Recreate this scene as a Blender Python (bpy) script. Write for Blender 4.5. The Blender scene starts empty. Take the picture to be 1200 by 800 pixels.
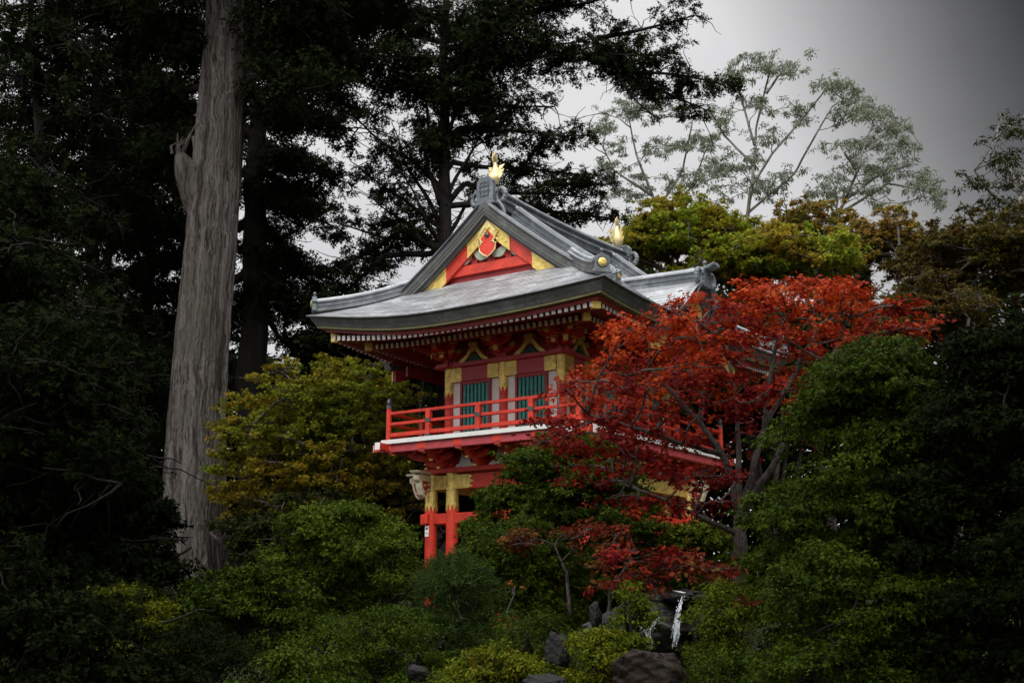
import bpy, math, random
import numpy as np
from mathutils import Vector, Matrix, noise
R = math.radians
scene = bpy.context.scene
COL = scene.collection

# ------------------------------------------------------------------ camera frame (used to place things on sight lines)
F, YH = 1440.0, 720.0
PITCH = math.atan((YH - 400) / F)
cp, sp = math.cos(PITCH), math.sin(PITCH)
def at(px, py, Y):
    """world point on the sight line of photo pixel (px,py) at ground distance Y"""
    r, u = px - 600.0, 400.0 - py
    d = np.array([r, F * cp - u * sp, F * sp + u * cp])
    return d * (Y / d[1])

# ------------------------------------------------------------------ node helpers
def new_mat(name):
    m = bpy.data.materials.new(name); m.use_nodes = True
    nt = m.node_tree
    for n in list(nt.nodes): nt.nodes.remove(n)
    out = nt.nodes.new('ShaderNodeOutputMaterial')
    return m, nt, out
def N(nt, t, **kw):
    n = nt.nodes.new(t)
    for k, v in kw.items():
        if k.startswith('i_'):
            n.inputs[k[2:].replace('_', ' ')].default_value = v
        else: setattr(n, k, v)
    return n
def ramp(nt, stops, interp='LINEAR'):
    r = nt.nodes.new('ShaderNodeValToRGB'); r.color_ramp.interpolation = interp
    el = r.color_ramp.elements
    while len(el) > 1: el.remove(el[-1])
    el[0].position = stops[0][0]; el[0].color = (*stops[0][1], 1)
    for p, c in stops[1:]:
        e = el.new(p); e.color = (*c, 1)
    return r
def mix(nt, a, b, fac, mode='MIX'):
    m = nt.nodes.new('ShaderNodeMix'); m.data_type = 'RGBA'; m.blend_type = mode
    L = nt.links
    if isinstance(fac, (int, float)): m.inputs[0].default_value = fac
    else: L.new(fac, m.inputs[0])
    for v, i in ((a, 6), (b, 7)):
        if isinstance(v, tuple): m.inputs[i].default_value = (*v, 1)
        else: L.new(v, m.inputs[i])
    return m.outputs[2]
def foliage_mat(name, cols, cols2=None, transl=0.25, scale=0.9, rough=0.65, spec=0.05, seed=0.0):
    m, nt, out = new_mat(name); L = nt.links
    geo = N(nt, 'ShaderNodeNewGeometry')
    k = len(cols)
    r1 = ramp(nt, [(i / max(1, k - 1), c) for i, c in enumerate(cols)])
    L.new(geo.outputs['Random Per Island'], r1.inputs[0])
    col = r1.outputs[0]
    if cols2:
        r2 = ramp(nt, [(i / max(1, len(cols2) - 1), c) for i, c in enumerate(cols2)])
        L.new(geo.outputs['Random Per Island'], r2.inputs[0])
        mp = N(nt, 'ShaderNodeMapping'); mp.inputs['Location'].default_value = (seed, seed * 1.7, 0)
        L.new(geo.outputs['Position'], mp.inputs[0])
        nz = N(nt, 'ShaderNodeTexNoise'); nz.inputs['Scale'].default_value = scale; nz.inputs['Detail'].default_value = 3
        L.new(mp.outputs[0], nz.inputs['Vector'])
        rr = ramp(nt, [(0.42, (0, 0, 0)), (0.62, (1, 1, 1))]); L.new(nz.outputs[0], rr.inputs[0])
        col = mix(nt, col, r2.outputs[0], rr.outputs[0])
    p = N(nt, 'ShaderNodeBsdfPrincipled'); p.inputs['Roughness'].default_value = rough
    p.inputs['Specular IOR Level'].default_value = spec
    L.new(col, p.inputs['Base Color'])
    t = N(nt, 'ShaderNodeBsdfTranslucent'); L.new(col, t.inputs[0])
    ms = N(nt, 'ShaderNodeMixShader'); ms.inputs[0].default_value = transl
    L.new(p.outputs[0], ms.inputs[1]); L.new(t.outputs[0], ms.inputs[2]); L.new(ms.outputs[0], out.inputs[0])
    return m
def paint_mat(name, col, rough=0.4, var=0.25, metal=0.0, scale=6, spec=0.5, bump=0.02, grain=(1, 1, 1), dirt=(0.05, 0.04, 0.03), dirt_amt=0.35):
    m, nt, out = new_mat(name); L = nt.links
    tc = N(nt, 'ShaderNodeTexCoord')
    mp = N(nt, 'ShaderNodeMapping'); mp.inputs['Scale'].default_value = grain
    L.new(tc.outputs['Object'], mp.inputs[0])
    nz = N(nt, 'ShaderNodeTexNoise'); nz.inputs['Scale'].default_value = scale; nz.inputs['Detail'].default_value = 6; nz.inputs['Roughness'].default_value = .65
    L.new(mp.outputs[0], nz.inputs['Vector'])
    lo = tuple(c * (1 - var) for c in col); hi = tuple(min(1, c * (1 + var)) for c in col)
    r = ramp(nt, [(0.3, lo), (0.7, hi)]); L.new(nz.outputs[0], r.inputs[0])
    nz2 = N(nt, 'ShaderNodeTexNoise'); nz2.inputs['Scale'].default_value = scale * 0.35; nz2.inputs['Detail'].default_value = 8; nz2.inputs['Roughness'].default_value = .75
    L.new(mp.outputs[0], nz2.inputs['Vector'])
    rd = ramp(nt, [(0.55, (0, 0, 0)), (0.75, (dirt_amt,) * 3)]); L.new(nz2.outputs[0], rd.inputs[0])
    col_o = mix(nt, r.outputs[0], dirt, rd.outputs[0])
    p = N(nt, 'ShaderNodeBsdfPrincipled'); p.inputs['Metallic'].default_value = metal
    p.inputs['Specular IOR Level'].default_value = spec
    L.new(col_o, p.inputs['Base Color'])
    rr = ramp(nt, [(0.3, (rough * .8,) * 3), (0.7, (min(1, rough * 1.25),) * 3)]); L.new(nz2.outputs[0], rr.inputs[0]); L.new(rr.outputs[0], p.inputs['Roughness'])
    if bump:
        b = N(nt, 'ShaderNodeBump'); b.inputs['Strength'].default_value = 0.5; b.inputs['Distance'].default_value = bump
        L.new(nz.outputs[0], b.inputs['Height']); L.new(b.outputs[0], p.inputs['Normal'])
    L.new(p.outputs[0], out.inputs[0])
    return m
def bark_mat(name, c1, c2, scale=1.0, stretch=0.12, bump=0.04):
    m, nt, out = new_mat(name); L = nt.links
    tc = N(nt, 'ShaderNodeTexCoord'); mp = N(nt, 'ShaderNodeMapping'); mp.inputs['Scale'].default_value = (1, 1, stretch)
    L.new(tc.outputs['Object'], mp.inputs[0])
    nz = N(nt, 'ShaderNodeTexNoise'); nz.inputs['Scale'].default_value = 14 * scale; nz.inputs['Detail'].default_value = 8; nz.inputs['Roughness'].default_value = .7
    L.new(mp.outputs[0], nz.inputs['Vector'])
    nb = N(nt, 'ShaderNodeTexNoise'); nb.inputs['Scale'].default_value = 1.1 * scale; nb.inputs['Detail'].default_value = 5
    L.new(tc.outputs['Object'], nb.inputs['Vector'])
    r = ramp(nt, [(0.38, c1), (0.62, c2)]); L.new(nz.outputs[0], r.inputs[0])
    rb = ramp(nt, [(0.35, (.55, .55, .5)), (0.65, (1.1, 1.1, 1.1))]); L.new(nb.outputs[0], rb.inputs[0])
    c = mix(nt, r.outputs[0], rb.outputs[0], 1.0, 'MULTIPLY')
    p = N(nt, 'ShaderNodeBsdfPrincipled'); p.inputs['Roughness'].default_value = .9; p.inputs['Specular IOR Level'].default_value = .2
    L.new(c, p.inputs['Base Color'])
    b = N(nt, 'ShaderNodeBump'); b.inputs['Strength'].default_value = .8; b.inputs['Distance'].default_value = bump
    L.new(nz.outputs[0], b.inputs['Height']); L.new(b.outputs[0], p.inputs['Normal'])
    L.new(p.outputs[0], out.inputs[0])
    return m

# ------------------------------------------------------------------ object helpers
def tag(o, label=None, cat=None, group=None, kind=None):
    if label: o['label'] = label
    if cat: o['category'] = cat
    if group: o['group'] = group
    if kind: o['kind'] = kind
    return o
def empty(name, loc, label, cat, rz=0, group=None):
    o = bpy.data.objects.new(name, None); COL.objects.link(o)
    o.location = tuple(loc); o.rotation_euler = (0, 0, rz); o.empty_display_size = .3
    return tag(o, label, cat, group)
def link_mesh(name, verts, faces, mats, parent=None, smooth=False, midx=None):
    me = bpy.data.meshes.new(name)
    me.from_pydata([tuple(v) for v in verts], [], faces)
    for m in (mats if isinstance(mats, (list, tuple)) else [mats]): me.materials.append(m)
    if midx is not None: me.polygons.foreach_set('material_index', midx)
    if smooth: me.polygons.foreach_set('use_smooth', [True] * len(me.polygons))
    me.update()
    o = bpy.data.objects.new(name, me); COL.objects.link(o)
    if parent: o.parent = parent
    return o
class MB:
    """collects shapes that become ONE mesh"""
    def __init__(s): s.v = []; s.f = []; s.m = []
    def add(s, vs, fs, mi=0):
        b = len(s.v); s.v += [tuple(map(float, p)) for p in vs]
        s.f += [tuple(b + i for i in f) for f in fs]; s.m += [mi] * len(fs)
    def box(s, c, d, mi=0, rz=0):
        x, y, z = d[0] / 2, d[1] / 2, d[2] / 2
        ca, sa = math.cos(rz), math.sin(rz)
        vs = []
        for dz in (-z, z):
            for dx, dy in ((-x, -y), (x, -y), (x, y), (-x, y)):
                vs.append((c[0] + dx * ca - dy * sa, c[1] + dx * sa + dy * ca, c[2] + dz))
        s.add(vs, [(3, 2, 1, 0), (4, 5, 6, 7), (0, 1, 5, 4), (1, 2, 6, 5), (2, 3, 7, 6), (3, 0, 4, 7)], mi)
    def beam(s, p0, p1, w, h, mi=0, tip=None, tipmi=1):
        p0, p1 = Vector(p0), Vector(p1); d = (p1 - p0).normalized()
        side = d.cross(Vector((0, 0, 1))); side = side.normalized() if side.length > 1e-4 else Vector((1, 0, 0))
        up = side.cross(d).normalized()
        def fr(p, k=1): return [p + side * (sx * w / 2 * k) + up * (sz * h / 2 * k) for sx, sz in ((-1, -1), (1, -1), (1, 1), (-1, 1))]
        q = fr(p0) + fr(p1)
        s.add(q, [(0, 1, 2, 3), (7, 6, 5, 4), (1, 0, 4, 5), (2, 1, 5, 6), (3, 2, 6, 7), (0, 3, 7, 4)], mi)
        if tip:
            e = p1; q = fr(e + d * .001, 1.06) + fr(e + d * tip, 1.06)
            s.add(q, [(0, 1, 2, 3), (7, 6, 5, 4), (1, 0, 4, 5), (2, 1, 5, 6), (3, 2, 6, 7), (0, 3, 7, 4)], tipmi)
    def sweep(s, path, prof, mi=0, caps=True, up=(0, 0, 1)):
        """prof: list of (side, up) offsets, closed"""
        path = [Vector(p) for p in path]; n = len(prof); vs = []
        for i, p in enumerate(path):
            d = (path[min(i + 1, len(path) - 1)] - path[max(i - 1, 0)]).normalized()
            side = d.cross(Vector(up)).normalized(); u2 = side.cross(d).normalized()
            for a, b in prof: vs.append(p + side * a + u2 * b)
        fs = []
        for i in range(len(path) - 1):
            for j in range(n):
                k = (j + 1) % n
                fs.append((i * n + j, i * n + k, (i + 1) * n + k, (i + 1) * n + j))
        if caps: fs += [tuple(range(n))[::-1], tuple((len(path) - 1) * n + j for j in range(n))]
        s.add(vs, fs, mi)
    def tube(s, path, radii, n=8, mi=0, caps=True):
        path = [Vector(p) for p in path]; vs = []
        ref = Vector((0.31, 0.17, 0.94))
        d0 = (path[-1] - path[0]).normalized()
        if abs(d0.dot(ref)) > .9: ref = Vector((1, 0.1, 0.1))
        for i, p in enumerate(path):
            d = (path[min(i + 1, len(path) - 1)] - path[max(i - 1, 0)])
            d = d.normalized() if d.length > 1e-6 else Vector((0, 0, 1))
            sx = d.cross(ref).normalized(); sy = sx.cross(d).normalized()
            r = radii[i] if isinstance(radii, (list, tuple, np.ndarray)) else radii
            for j in range(n):
                t = 2 * math.pi * j / n
                vs.append(p + sx * (math.cos(t) * r) + sy * (math.sin(t) * r))
        fs = []
        for i in range(len(path) - 1):
            for j in range(n):
                k = (j + 1) % n
                fs.append((i * n + j, i * n + k, (i + 1) * n + k, (i + 1) * n + j))
        if caps: fs += [tuple(range(n))[::-1], tuple((len(path) - 1) * n + j for j in range(n))]
        s.add(vs, fs, mi)
    def prism(s, poly, o, ax, ay, th, mi=0):
        """extrude a 2D outline: o + ax*x + ay*y, thickness th along ax x ay (centred)"""
        o, ax, ay = Vector(o), Vector(ax), Vector(ay); nz = ax.cross(ay).normalized(); n = len(poly)
        vs = [o + ax * x + ay * y - nz * th / 2 for x, y in poly] + [o + ax * x + ay * y + nz * th / 2 for x, y in poly]
        fs = [tuple(range(n))[::-1], tuple(range(n, 2 * n))] + [(i, (i + 1) % n, n + (i + 1) % n, n + i) for i in range(n)]
        s.add(vs, fs, mi)
    def lathe(s, c, prof, n=14, mi=0):
        vs = []; c = Vector(c)
        for r, z in prof:
            for j in range(n):
                t = 2 * math.pi * j / n; vs.append(c + Vector((r * math.cos(t), r * math.sin(t), z)))
        fs = []
        for i in range(len(prof) - 1):
            for j in range(n):
                k = (j + 1) % n; fs.append((i * n + j, i * n + k, (i + 1) * n + k, (i + 1) * n + j))
        fs += [tuple(range(n))[::-1], tuple((len(prof) - 1) * n + j for j in range(n))]
        s.add(vs, fs, mi)
    def build(s, name, mats, parent=None, smooth=False, bevel=0, label=None):
        o = link_mesh(name, s.v, s.f, mats, parent, smooth, s.m)
        if bevel:
            b = o.modifiers.new('edge', 'BEVEL'); b.width = bevel; b.segments = 1; b.limit_method = 'ANGLE'; b.angle_limit = R(40)
        if label: o['label'] = label
        return o

# ------------------------------------------------------------------ materials
M = {}
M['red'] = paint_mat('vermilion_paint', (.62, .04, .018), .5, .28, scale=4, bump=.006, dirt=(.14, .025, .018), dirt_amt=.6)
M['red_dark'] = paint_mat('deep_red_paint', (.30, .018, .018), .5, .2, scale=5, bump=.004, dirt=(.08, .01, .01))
M['red_pink'] = paint_mat('faded_red_paint', (.42, .055, .065), .55, .15, scale=4, bump=.004, dirt=(.25, .03, .03))
M['gold'] = paint_mat('gilt_metal', (.78, .56, .16), .45, .35, metal=.55, scale=9, bump=.01, dirt=(.2, .12, .02), dirt_amt=.5)
M['gold_bright'] = paint_mat('bright_gilt', (.86, .69, .34), .42, .2, metal=.5, scale=7, bump=.01, dirt=(.5, .3, .08), dirt_amt=.4)
M['gold_dim'] = paint_mat('ochre_paint', (.42, .28, .07), .55, .25, scale=9, bump=.01)
M['cream'] = paint_mat('carved_cream_paint', (.62, .55, .38), .55, .2, scale=9, bump=.01, dirt=(.25, .18, .08), dirt_amt=.5)
M['white'] = paint_mat('white_paint', (.80, .79, .76), .5, .06, scale=3, bump=.003, dirt=(.45, .42, .38), dirt_amt=.4)
M['teal'] = paint_mat('teal_paint', (.035, .24, .21), .5, .35, scale=6, bump=.004)
M['teal_dark'] = paint_mat('dark_teal_board', (.008, .06, .058), .6, .2, scale=6, bump=.004)
M['celadon'] = paint_mat('pale_green_plaster', (.38, .44, .34), .7, .15, scale=5, bump=.004)
M['iron'] = paint_mat('grey_metal_fitting', (.10, .11, .12), .4, .25, metal=.5, scale=9, bump=.004)
M['dark'] = paint_mat('dark_interior_wood', (.03, .014, .012), .7, .2, scale=6)
M['red_mid'] = paint_mat('brick_red_paint', (.46, .028, .018), .5, .25, scale=5, bump=.005, dirt=(.1, .015, .012))
M['lip'] = paint_mat('shadow_dark_shingle_edge', (.13, .133, .137), .6, .4, scale=6)  # darker lip faces stand for the shadow lines between courses
M['olive'] = paint_mat('olive_weathered_batten', (.16, .15, .07), .7, .25, scale=6)
def roof_mat(name, c1, c2, rough, metal):
    m, nt, out = new_mat(name); L = nt.links
    tc = N(nt, 'ShaderNodeTexCoord'); geo = N(nt, 'ShaderNodeNewGeometry')
    nz = N(nt, 'ShaderNodeTexNoise'); nz.inputs['Scale'].default_value = 2.2; nz.inputs['Detail'].default_value = 9; nz.inputs['Roughness'].default_value = .75
    L.new(tc.outputs['Object'], nz.inputs['Vector'])
    nf = N(nt, 'ShaderNodeTexNoise'); nf.inputs['Scale'].default_value = 40; nf.inputs['Detail'].default_value = 5
    L.new(tc.outputs['Object'], nf.inputs['Vector'])
    r = ramp(nt, [(.36, tuple(c * .82 for c in c1)), (.5, c1), (.66, c2)]); L.new(nz.outputs[0], r.inputs[0])
    ri = ramp(nt, [(0, (.70, .70, .69)), (.5, (1, 1, 1)), (1, (1.15, 1.15, 1.16))]); L.new(geo.outputs['Random Per Island'], ri.inputs[0])
    c = mix(nt, r.outputs[0], ri.outputs[0], 1.0, 'MULTIPLY')
    rf = ramp(nt, [(.35, (.7, .7, .7)), (.65, (1.1, 1.1, 1.1))]); L.new(nf.outputs[0], rf.inputs[0])
    c = mix(nt, c, rf.outputs[0], .6, 'MULTIPLY')
    ns_ = N(nt, 'ShaderNodeTexNoise'); ns_.inputs['Scale'].default_value = 1.3; ns_.inputs['Detail'].default_value = 10; ns_.inputs['Roughness'].default_value = .8
    mps = N(nt, 'ShaderNodeMapping'); mps.inputs['Location'].default_value = (4, 2, 7); L.new(tc.outputs['Object'], mps.inputs[0]); L.new(mps.outputs[0], ns_.inputs['Vector'])
    rs_ = ramp(nt, [(.52, (0, 0, 0)), (.68, (.6, .6, .6))]); L.new(ns_.outputs[0], rs_.inputs[0])
    c = mix(nt, c, tuple(q * .42 for q in (c1[0], c1[1], c1[2] * .85)), rs_.outputs[0])
    p = N(nt, 'ShaderNodeBsdfPrincipled'); p.inputs['Metallic'].default_value = metal; L.new(c, p.inputs['Base Color'])
    rr = ramp(nt, [(.35, (rough * .75,) * 3), (.65, (rough * 1.3,) * 3)]); L.new(nz.outputs[0], rr.inputs[0]); L.new(rr.outputs[0], p.inputs['Roughness'])
    b = N(nt, 'ShaderNodeBump'); b.inputs['Strength'].default_value = .5; b.inputs['Distance'].default_value = .01
    L.new(nf.outputs[0], b.inputs['Height']); L.new(b.outputs[0], p.inputs['Normal'])
    L.new(p.outputs[0], out.inputs[0]); return m
M['roof'] = roof_mat('silvered_roof_shingle', (.40, .41, .43), (.62, .63, .65), .42, .3)
M['fascia'] = roof_mat('weathered_layered_eave', (.10, .102, .098), (.20, .205, .198), .75, .0)
M['tile'] = roof_mat('blue_grey_ridge_tile', (.12, .135, .15), (.24, .26, .28), .4, .2)
M['tile_pale'] = roof_mat('pale_ridge_capping', (.36, .38, .40), (.55, .57, .59), .4, .3)
def fibrous_bark(name):
    m, nt, out = new_mat(name); L = nt.links
    tc = N(nt, 'ShaderNodeTexCoord'); wn = N(nt, 'ShaderNodeTexNoise'); wn.inputs['Scale'].default_value = .9; wn.inputs['Detail'].default_value = 3
    L.new(tc.outputs['Object'], wn.inputs['Vector'])
    ws = N(nt, 'ShaderNodeVectorMath', operation='MULTIPLY_ADD'); ws.inputs[1].default_value = (.5, .5, 0); L.new(wn.outputs['Color'], ws.inputs[0]); L.new(tc.outputs['Object'], ws.inputs[2])
    hs = []
    for sc_, st in ((5.0, .035), (17.0, .05), (55.0, .12)):
        mp = N(nt, 'ShaderNodeMapping'); mp.inputs['Scale'].default_value = (1, 1, st); L.new(ws.outputs[0], mp.inputs[0])
        nz = N(nt, 'ShaderNodeTexNoise'); nz.inputs['Scale'].default_value = sc_; nz.inputs['Detail'].default_value = 4; nz.inputs['Roughness'].default_value = .6; L.new(mp.outputs[0], nz.inputs['Vector']); hs.append(nz.outputs[0])
    r0 = ramp(nt, [(.36, (.038, .032, .028)), (.46, (.092, .081, .073)), (.62, (.145, .131, .12))]); L.new(hs[0], r0.inputs[0])
    r1 = ramp(nt, [(.36, (.28, .26, .25)), (.46, (.9, .9, .9)), (.65, (1.15, 1.15, 1.15))]); L.new(hs[1], r1.inputs[0])
    r2 = ramp(nt, [(.35, (.7, .7, .7)), (.65, (1.15, 1.15, 1.15))]); L.new(hs[2], r2.inputs[0])
    c = mix(nt, r0.outputs[0], r1.outputs[0], 1.0, 'MULTIPLY'); c = mix(nt, c, r2.outputs[0], 1.0, 'MULTIPLY')
    # lichen and damp patches
    pn = N(nt, 'ShaderNodeTexNoise'); pn.inputs['Scale'].default_value = .6; pn.inputs['Detail'].default_value = 7; L.new(tc.outputs['Object'], pn.inputs['Vector'])
    rp_ = ramp(nt, [(.48, (0, 0, 0)), (.66, (.55, .55, .55))]); L.new(pn.outputs[0], rp_.inputs[0]); c = mix(nt, c, (.06, .055, .042), rp_.outputs[0])
    p = N(nt, 'ShaderNodeBsdfPrincipled'); p.inputs['Roughness'].default_value = .95; p.inputs['Specular IOR Level'].default_value = .1; L.new(c, p.inputs['Base Color'])
    b1 = N(nt, 'ShaderNodeBump'); b1.inputs['Strength'].default_value = .9; b1.inputs['Distance'].default_value = .16; L.new(hs[0], b1.inputs['Height'])
    b2 = N(nt, 'ShaderNodeBump'); b2.inputs['Strength'].default_value = .9; b2.inputs['Distance'].default_value = .06; L.new(hs[1], b2.inputs['Height']); L.new(b1.outputs[0], b2.inputs['Normal'])
    L.new(b2.outputs[0], p.inputs['Normal']); L.new(p.outputs[0], out.inputs[0]); return m
M['bark_pale'] = fibrous_bark('grey_fibrous_bark')
M['bark_dark'] = bark_mat('dark_conifer_bark', (.009, .0075, .007), (.030, .025, .022), 1.0, .15)
M['bark_maple'] = bark_mat('grey_maple_bark', (.035, .028, .026), (.13, .11, .102), 2.2, .3, .01)
M['bark_gum'] = bark_mat('gum_tree_bark', (.10, .09, .08), (.26, .24, .22), .6, .2)

# ------------------------------------------------------------------ ground
def gz(x, y):
    def ss(a, b, t):
        t = min(1, max(0, (t - a) / (b - a))); return t * t * (3 - 2 * t)
    z = -1.75 + 1.75 * ss(13.0, 22.0, y) + 2.2 * ss(38, 75, y)
    return z + .12 * math.sin(x * .7 + 1.3) * math.sin(y * .5) * (1 - ss(40, 90, abs(x) + abs(y - 20)))

# ------------------------------------------------------------------ THE GATE
GC = np.array([1.14723675, 27.97648741, 0.0])            # near corner column of the upper storey
A_ = R(55.9)
ex = np.array([math.sin(A_), -math.cos(A_), 0]); ey = np.array([math.cos(A_), math.sin(A_), 0])
HX, HY = 1.62, 2.65
gate_origin = GC - ex * HX + ey * HY
gate = empty('temple_gate', gate_origin, 'two-storey vermilion temple gate with sweeping silver-grey roof and gilt fittings', 'temple gate', -R(90 - 55.9))
EXX, EYY = 4.20, 5.10                                   # eave half sizes
ZE, ZR = 6.70, 9.66
GY = 3.5                                                # verge plane of the gable roof
def prof(d):
    t = 1 - d / EXX
    return ZR - (ZR - ZE) * (t + .20 * t * (1 - t))
def lift(x, y):
    dx, dy = max(0, EXX - abs(x)), max(0, EYY - abs(y))
    return (.29 - .14 * x / EXX) * max(0.0, 1 - (dx + dy) / 4.3) ** (2.2 + max(-1, min(1, x / EXX)))   # old corners have settled unevenly
def z_long(x, y): return prof(EXX - abs(x)) + lift(x, y)
def z_skirt(x, y): return prof(EYY - abs(y)) + lift(x, y)
def courses(fn, d0, d1, step, half, ns, name, mat, parent, lip=.015):
    """fn(s,d)->xyz on the roof; courses of shingles, each a strip with a lip"""
    mb = MB(); n = int(round((d1 - d0) / step)); rng = random.Random(name)
    for i in range(n):
        a = d0 + (d1 - d0) * i / n; b = d0 + (d1 - d0) * (i + 1) / n + .012
        ha, hb = half(a), half(min(b, d1))
        # broken into shingle sheets of irregular length
        cuts = [-1.0]
        while cuts[-1] < 1: cuts.append(cuts[-1] + rng.uniform(.16, .34))
        cuts[-1] = 1.0
        if len(cuts) > 2 and cuts[-1] - cuts[-2] < .06: cuts.pop(-2)
        for c0, c1 in zip(cuts[:-1], cuts[1:]):
            m = max(2, int((c1 - c0) * ns / 2)); vs = []; dz = rng.uniform(-.003, .004)
            for j in range(m + 1):
                t = c0 + (c1 - c0) * j / m
                p = fn(t * ha, a); q = fn(t * hb, min(b, d1))
                vs += [(p[0], p[1], p[2] - .004), (p[0], p[1], p[2] + lip + dz), (q[0], q[1], q[2] + .006)]
            ks = [3 * j for j in range(m)]
            b0_ = len(mb.v); mb.add(vs, [(k + 1, k + 4, k + 5, k + 2) for k in ks])
            mb.f += [tuple(b0_ + q for q in (k, k + 3, k + 4, k + 1)) for k in ks]; mb.m += [1] * m
    return mb.build(name, [mat, M['lip']], parent)
roof_o = MB()
# continuous watertight shell under the courses = the roof board, one grid per face
def grid(mb, fn, S, D, mi=0):
    vs = []; fs = []
    for j, d in enumerate(D):
        for i, s_ in enumerate(S): vs.append(fn(s_, d))
    w = len(S)
    for j in range(len(D) - 1):
        for i in range(w - 1):
            k = j * w + i; fs.append((k, k + 1, k + w + 1, k + w))
    mb.add(vs, fs, mi)
lin = lambda a, b, n: [a + (b - a) * i / (n - 1) for i in range(n)]
for sg in (-1, 1):
    grid(roof_o, lambda s_, d: (s_ * (EXX - d), sg * (EYY - d), z_skirt(s_ * (EXX - d), EYY - d) - .012), lin(-1, 1, 33), lin(0, 1.95, 14))
    def lf(s_, d):
        yy = s_ * ((EYY - d) if d < EYY - GY else GY)
        return (sg * (EXX - d), yy, z_long(sg * (EXX - d), yy) - .012)
    grid(roof_o, lf, lin(-1, 1, 33), lin(0, EXX, 26))
roof = roof_o.build('roof', M['roof'], gate)
ST = .105
for sg in (-1, 1):
    courses(lambda s_, d: (s_, sg * (EYY - d), z_skirt(s_, EYY - d)), 0, 1.85, ST, lambda d: EXX - d, 40, 'roof_shingles', M['roof'], roof)
    courses(lambda s_, d: (sg * (EXX - d), s_, z_long(sg * (EXX - d), s_)), 0, EXX - .05, .19, lambda d: (EYY - d) if d < EYY - GY else GY, 40, 'roof_shingles', M['roof'], roof, .024)

# eave fascia: stacked layers, on four sides (the long sides open for the curved dormers)
DW = 2.3                                                # dormer half width
def eave_path(side, lo, hi, inset, n=41):
    pts = []
    for t in lin(lo, hi, n):
        if side in ('f', 'b'):
            y = -(EYY - inset) if side == 'f' else EYY - inset
            x = t * (EXX - inset) / EXX; pts.append((x, y, z_skirt(t, EYY)))
        else:
            x = (EXX - inset) if side == 'r' else -(EXX - inset)
            y = t * (EYY - inset) / EYY; pts.append((x, y, z_long(EXX if side == 'r' else -EXX, t)))
    return pts
def band(mb, paths_top, paths_bot, mi=0):
    n = len(paths_top)
    mb.add(paths_top + paths_bot, [(i, i + 1, n + i + 1, n + i) for i in range(n - 1)], mi)
spans = {'f': [(-EXX, EXX)], 'b': [(-EXX, EXX)], 'r': [(-EYY, -DW + .1), (DW - .1, EYY)], 'l': [(-EYY, -DW + .1), (DW - .1, EYY)]}
NL = 7
for side, sp_ in spans.items():
    for lo, hi in sp_:
        fascia = MB()
        for k in range(NL):
            i0 = .03 + .022 * k; z0, z1 = .020 - .036 * k, .020 - .036 * (k + 1)
            top = [(x, y, z + z0) for x, y, z in eave_path(side, lo, hi, i0 - .005)]
            bot = [(x, y, z + z1) for x, y, z in eave_path(side, lo, hi, i0 + .012)]
            nxt = [(x, y, z + z1) for x, y, z in eave_path(side, lo, hi, i0 + .022 - .005)]
            band(fascia, top, bot); band(fascia, bot, nxt)
        fascia.build('eave_fascia', M['fascia'], roof)
zf = .020 - .036 * NL
for side, sp_ in spans.items():
    for lo, hi in sp_:
        a = [(x, y, z + zf + .004) for x, y, z in eave_path(side, lo, hi, .19)]
        b = [(x, y, z + zf - .06) for x, y, z in eave_path(side, lo, hi, .20)]
        c = [(x, y, z + zf - .06) for x, y, z in eave_path(side, lo, hi, .36)]
        bat = MB(); band(bat, a, b); band(bat, b, c); bat.build('eave_batten', M['olive'], roof)
for side, sp_ in spans.items():
    for lo, hi in sp_:
        a = [(x, y, z + zf - .055) for x, y, z in eave_path(side, lo, hi, .34)]
        b = [(x, y, z + zf - .15) for x, y, z in eave_path(side, lo, hi, .35)]
        c = [(x, y, z + zf - .15) for x, y, z in eave_path(side, lo, hi, .46)]
        rb = MB(); band(rb, a, b); band(rb, b, c); rb.build('eave_board', M['red_dark'], roof)
# soffit boards and rafters
def z_soff(x, y):
    dx, dy = EXX - abs(x), EYY - abs(y); d = min(dx, dy)
    k = max(.0, 1 - d / 2.6)
    return ZE + lift(x, y) * k + zf - .12 + .22 * d
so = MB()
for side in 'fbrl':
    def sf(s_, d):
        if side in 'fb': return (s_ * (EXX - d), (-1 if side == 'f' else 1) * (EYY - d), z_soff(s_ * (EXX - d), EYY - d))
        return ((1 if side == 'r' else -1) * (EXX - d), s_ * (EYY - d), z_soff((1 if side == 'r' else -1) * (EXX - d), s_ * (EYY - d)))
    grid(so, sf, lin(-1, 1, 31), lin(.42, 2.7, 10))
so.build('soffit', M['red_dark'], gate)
def rafter(side, t, tip_d, in_d, w, h, drop):
    if side in 'fb':
        sg = -1 if side == 'f' else 1
        lim = abs(t) ; ind = min(in_d, max(tip_d + .15, EXX - lim + .05) if EXX - lim < in_d else in_d)
        p1 = (t, sg * (EYY - tip_d), z_soff(t, EYY - tip_d) - drop); p0 = (t, sg * (EYY - ind), z_soff(t, EYY - ind) - drop)
    else:
        sg = 1 if side == 'r' else -1
        lim = abs(t); ind = in_d if EYY - lim > in_d else max(tip_d + .15, EYY - lim + .05)
        p1 = (sg * (EXX - tip_d), t, z_soff(sg * (EXX - tip_d), t) - drop); p0 = (sg * (EXX - ind), t, z_soff(sg * (EXX - ind), t) - drop)
    return p0, p1, w, h
RS = .158
xs = [i * RS for i in range(-24, 25)]; ys = [i * RS for i in range(-30, 31)]
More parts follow.
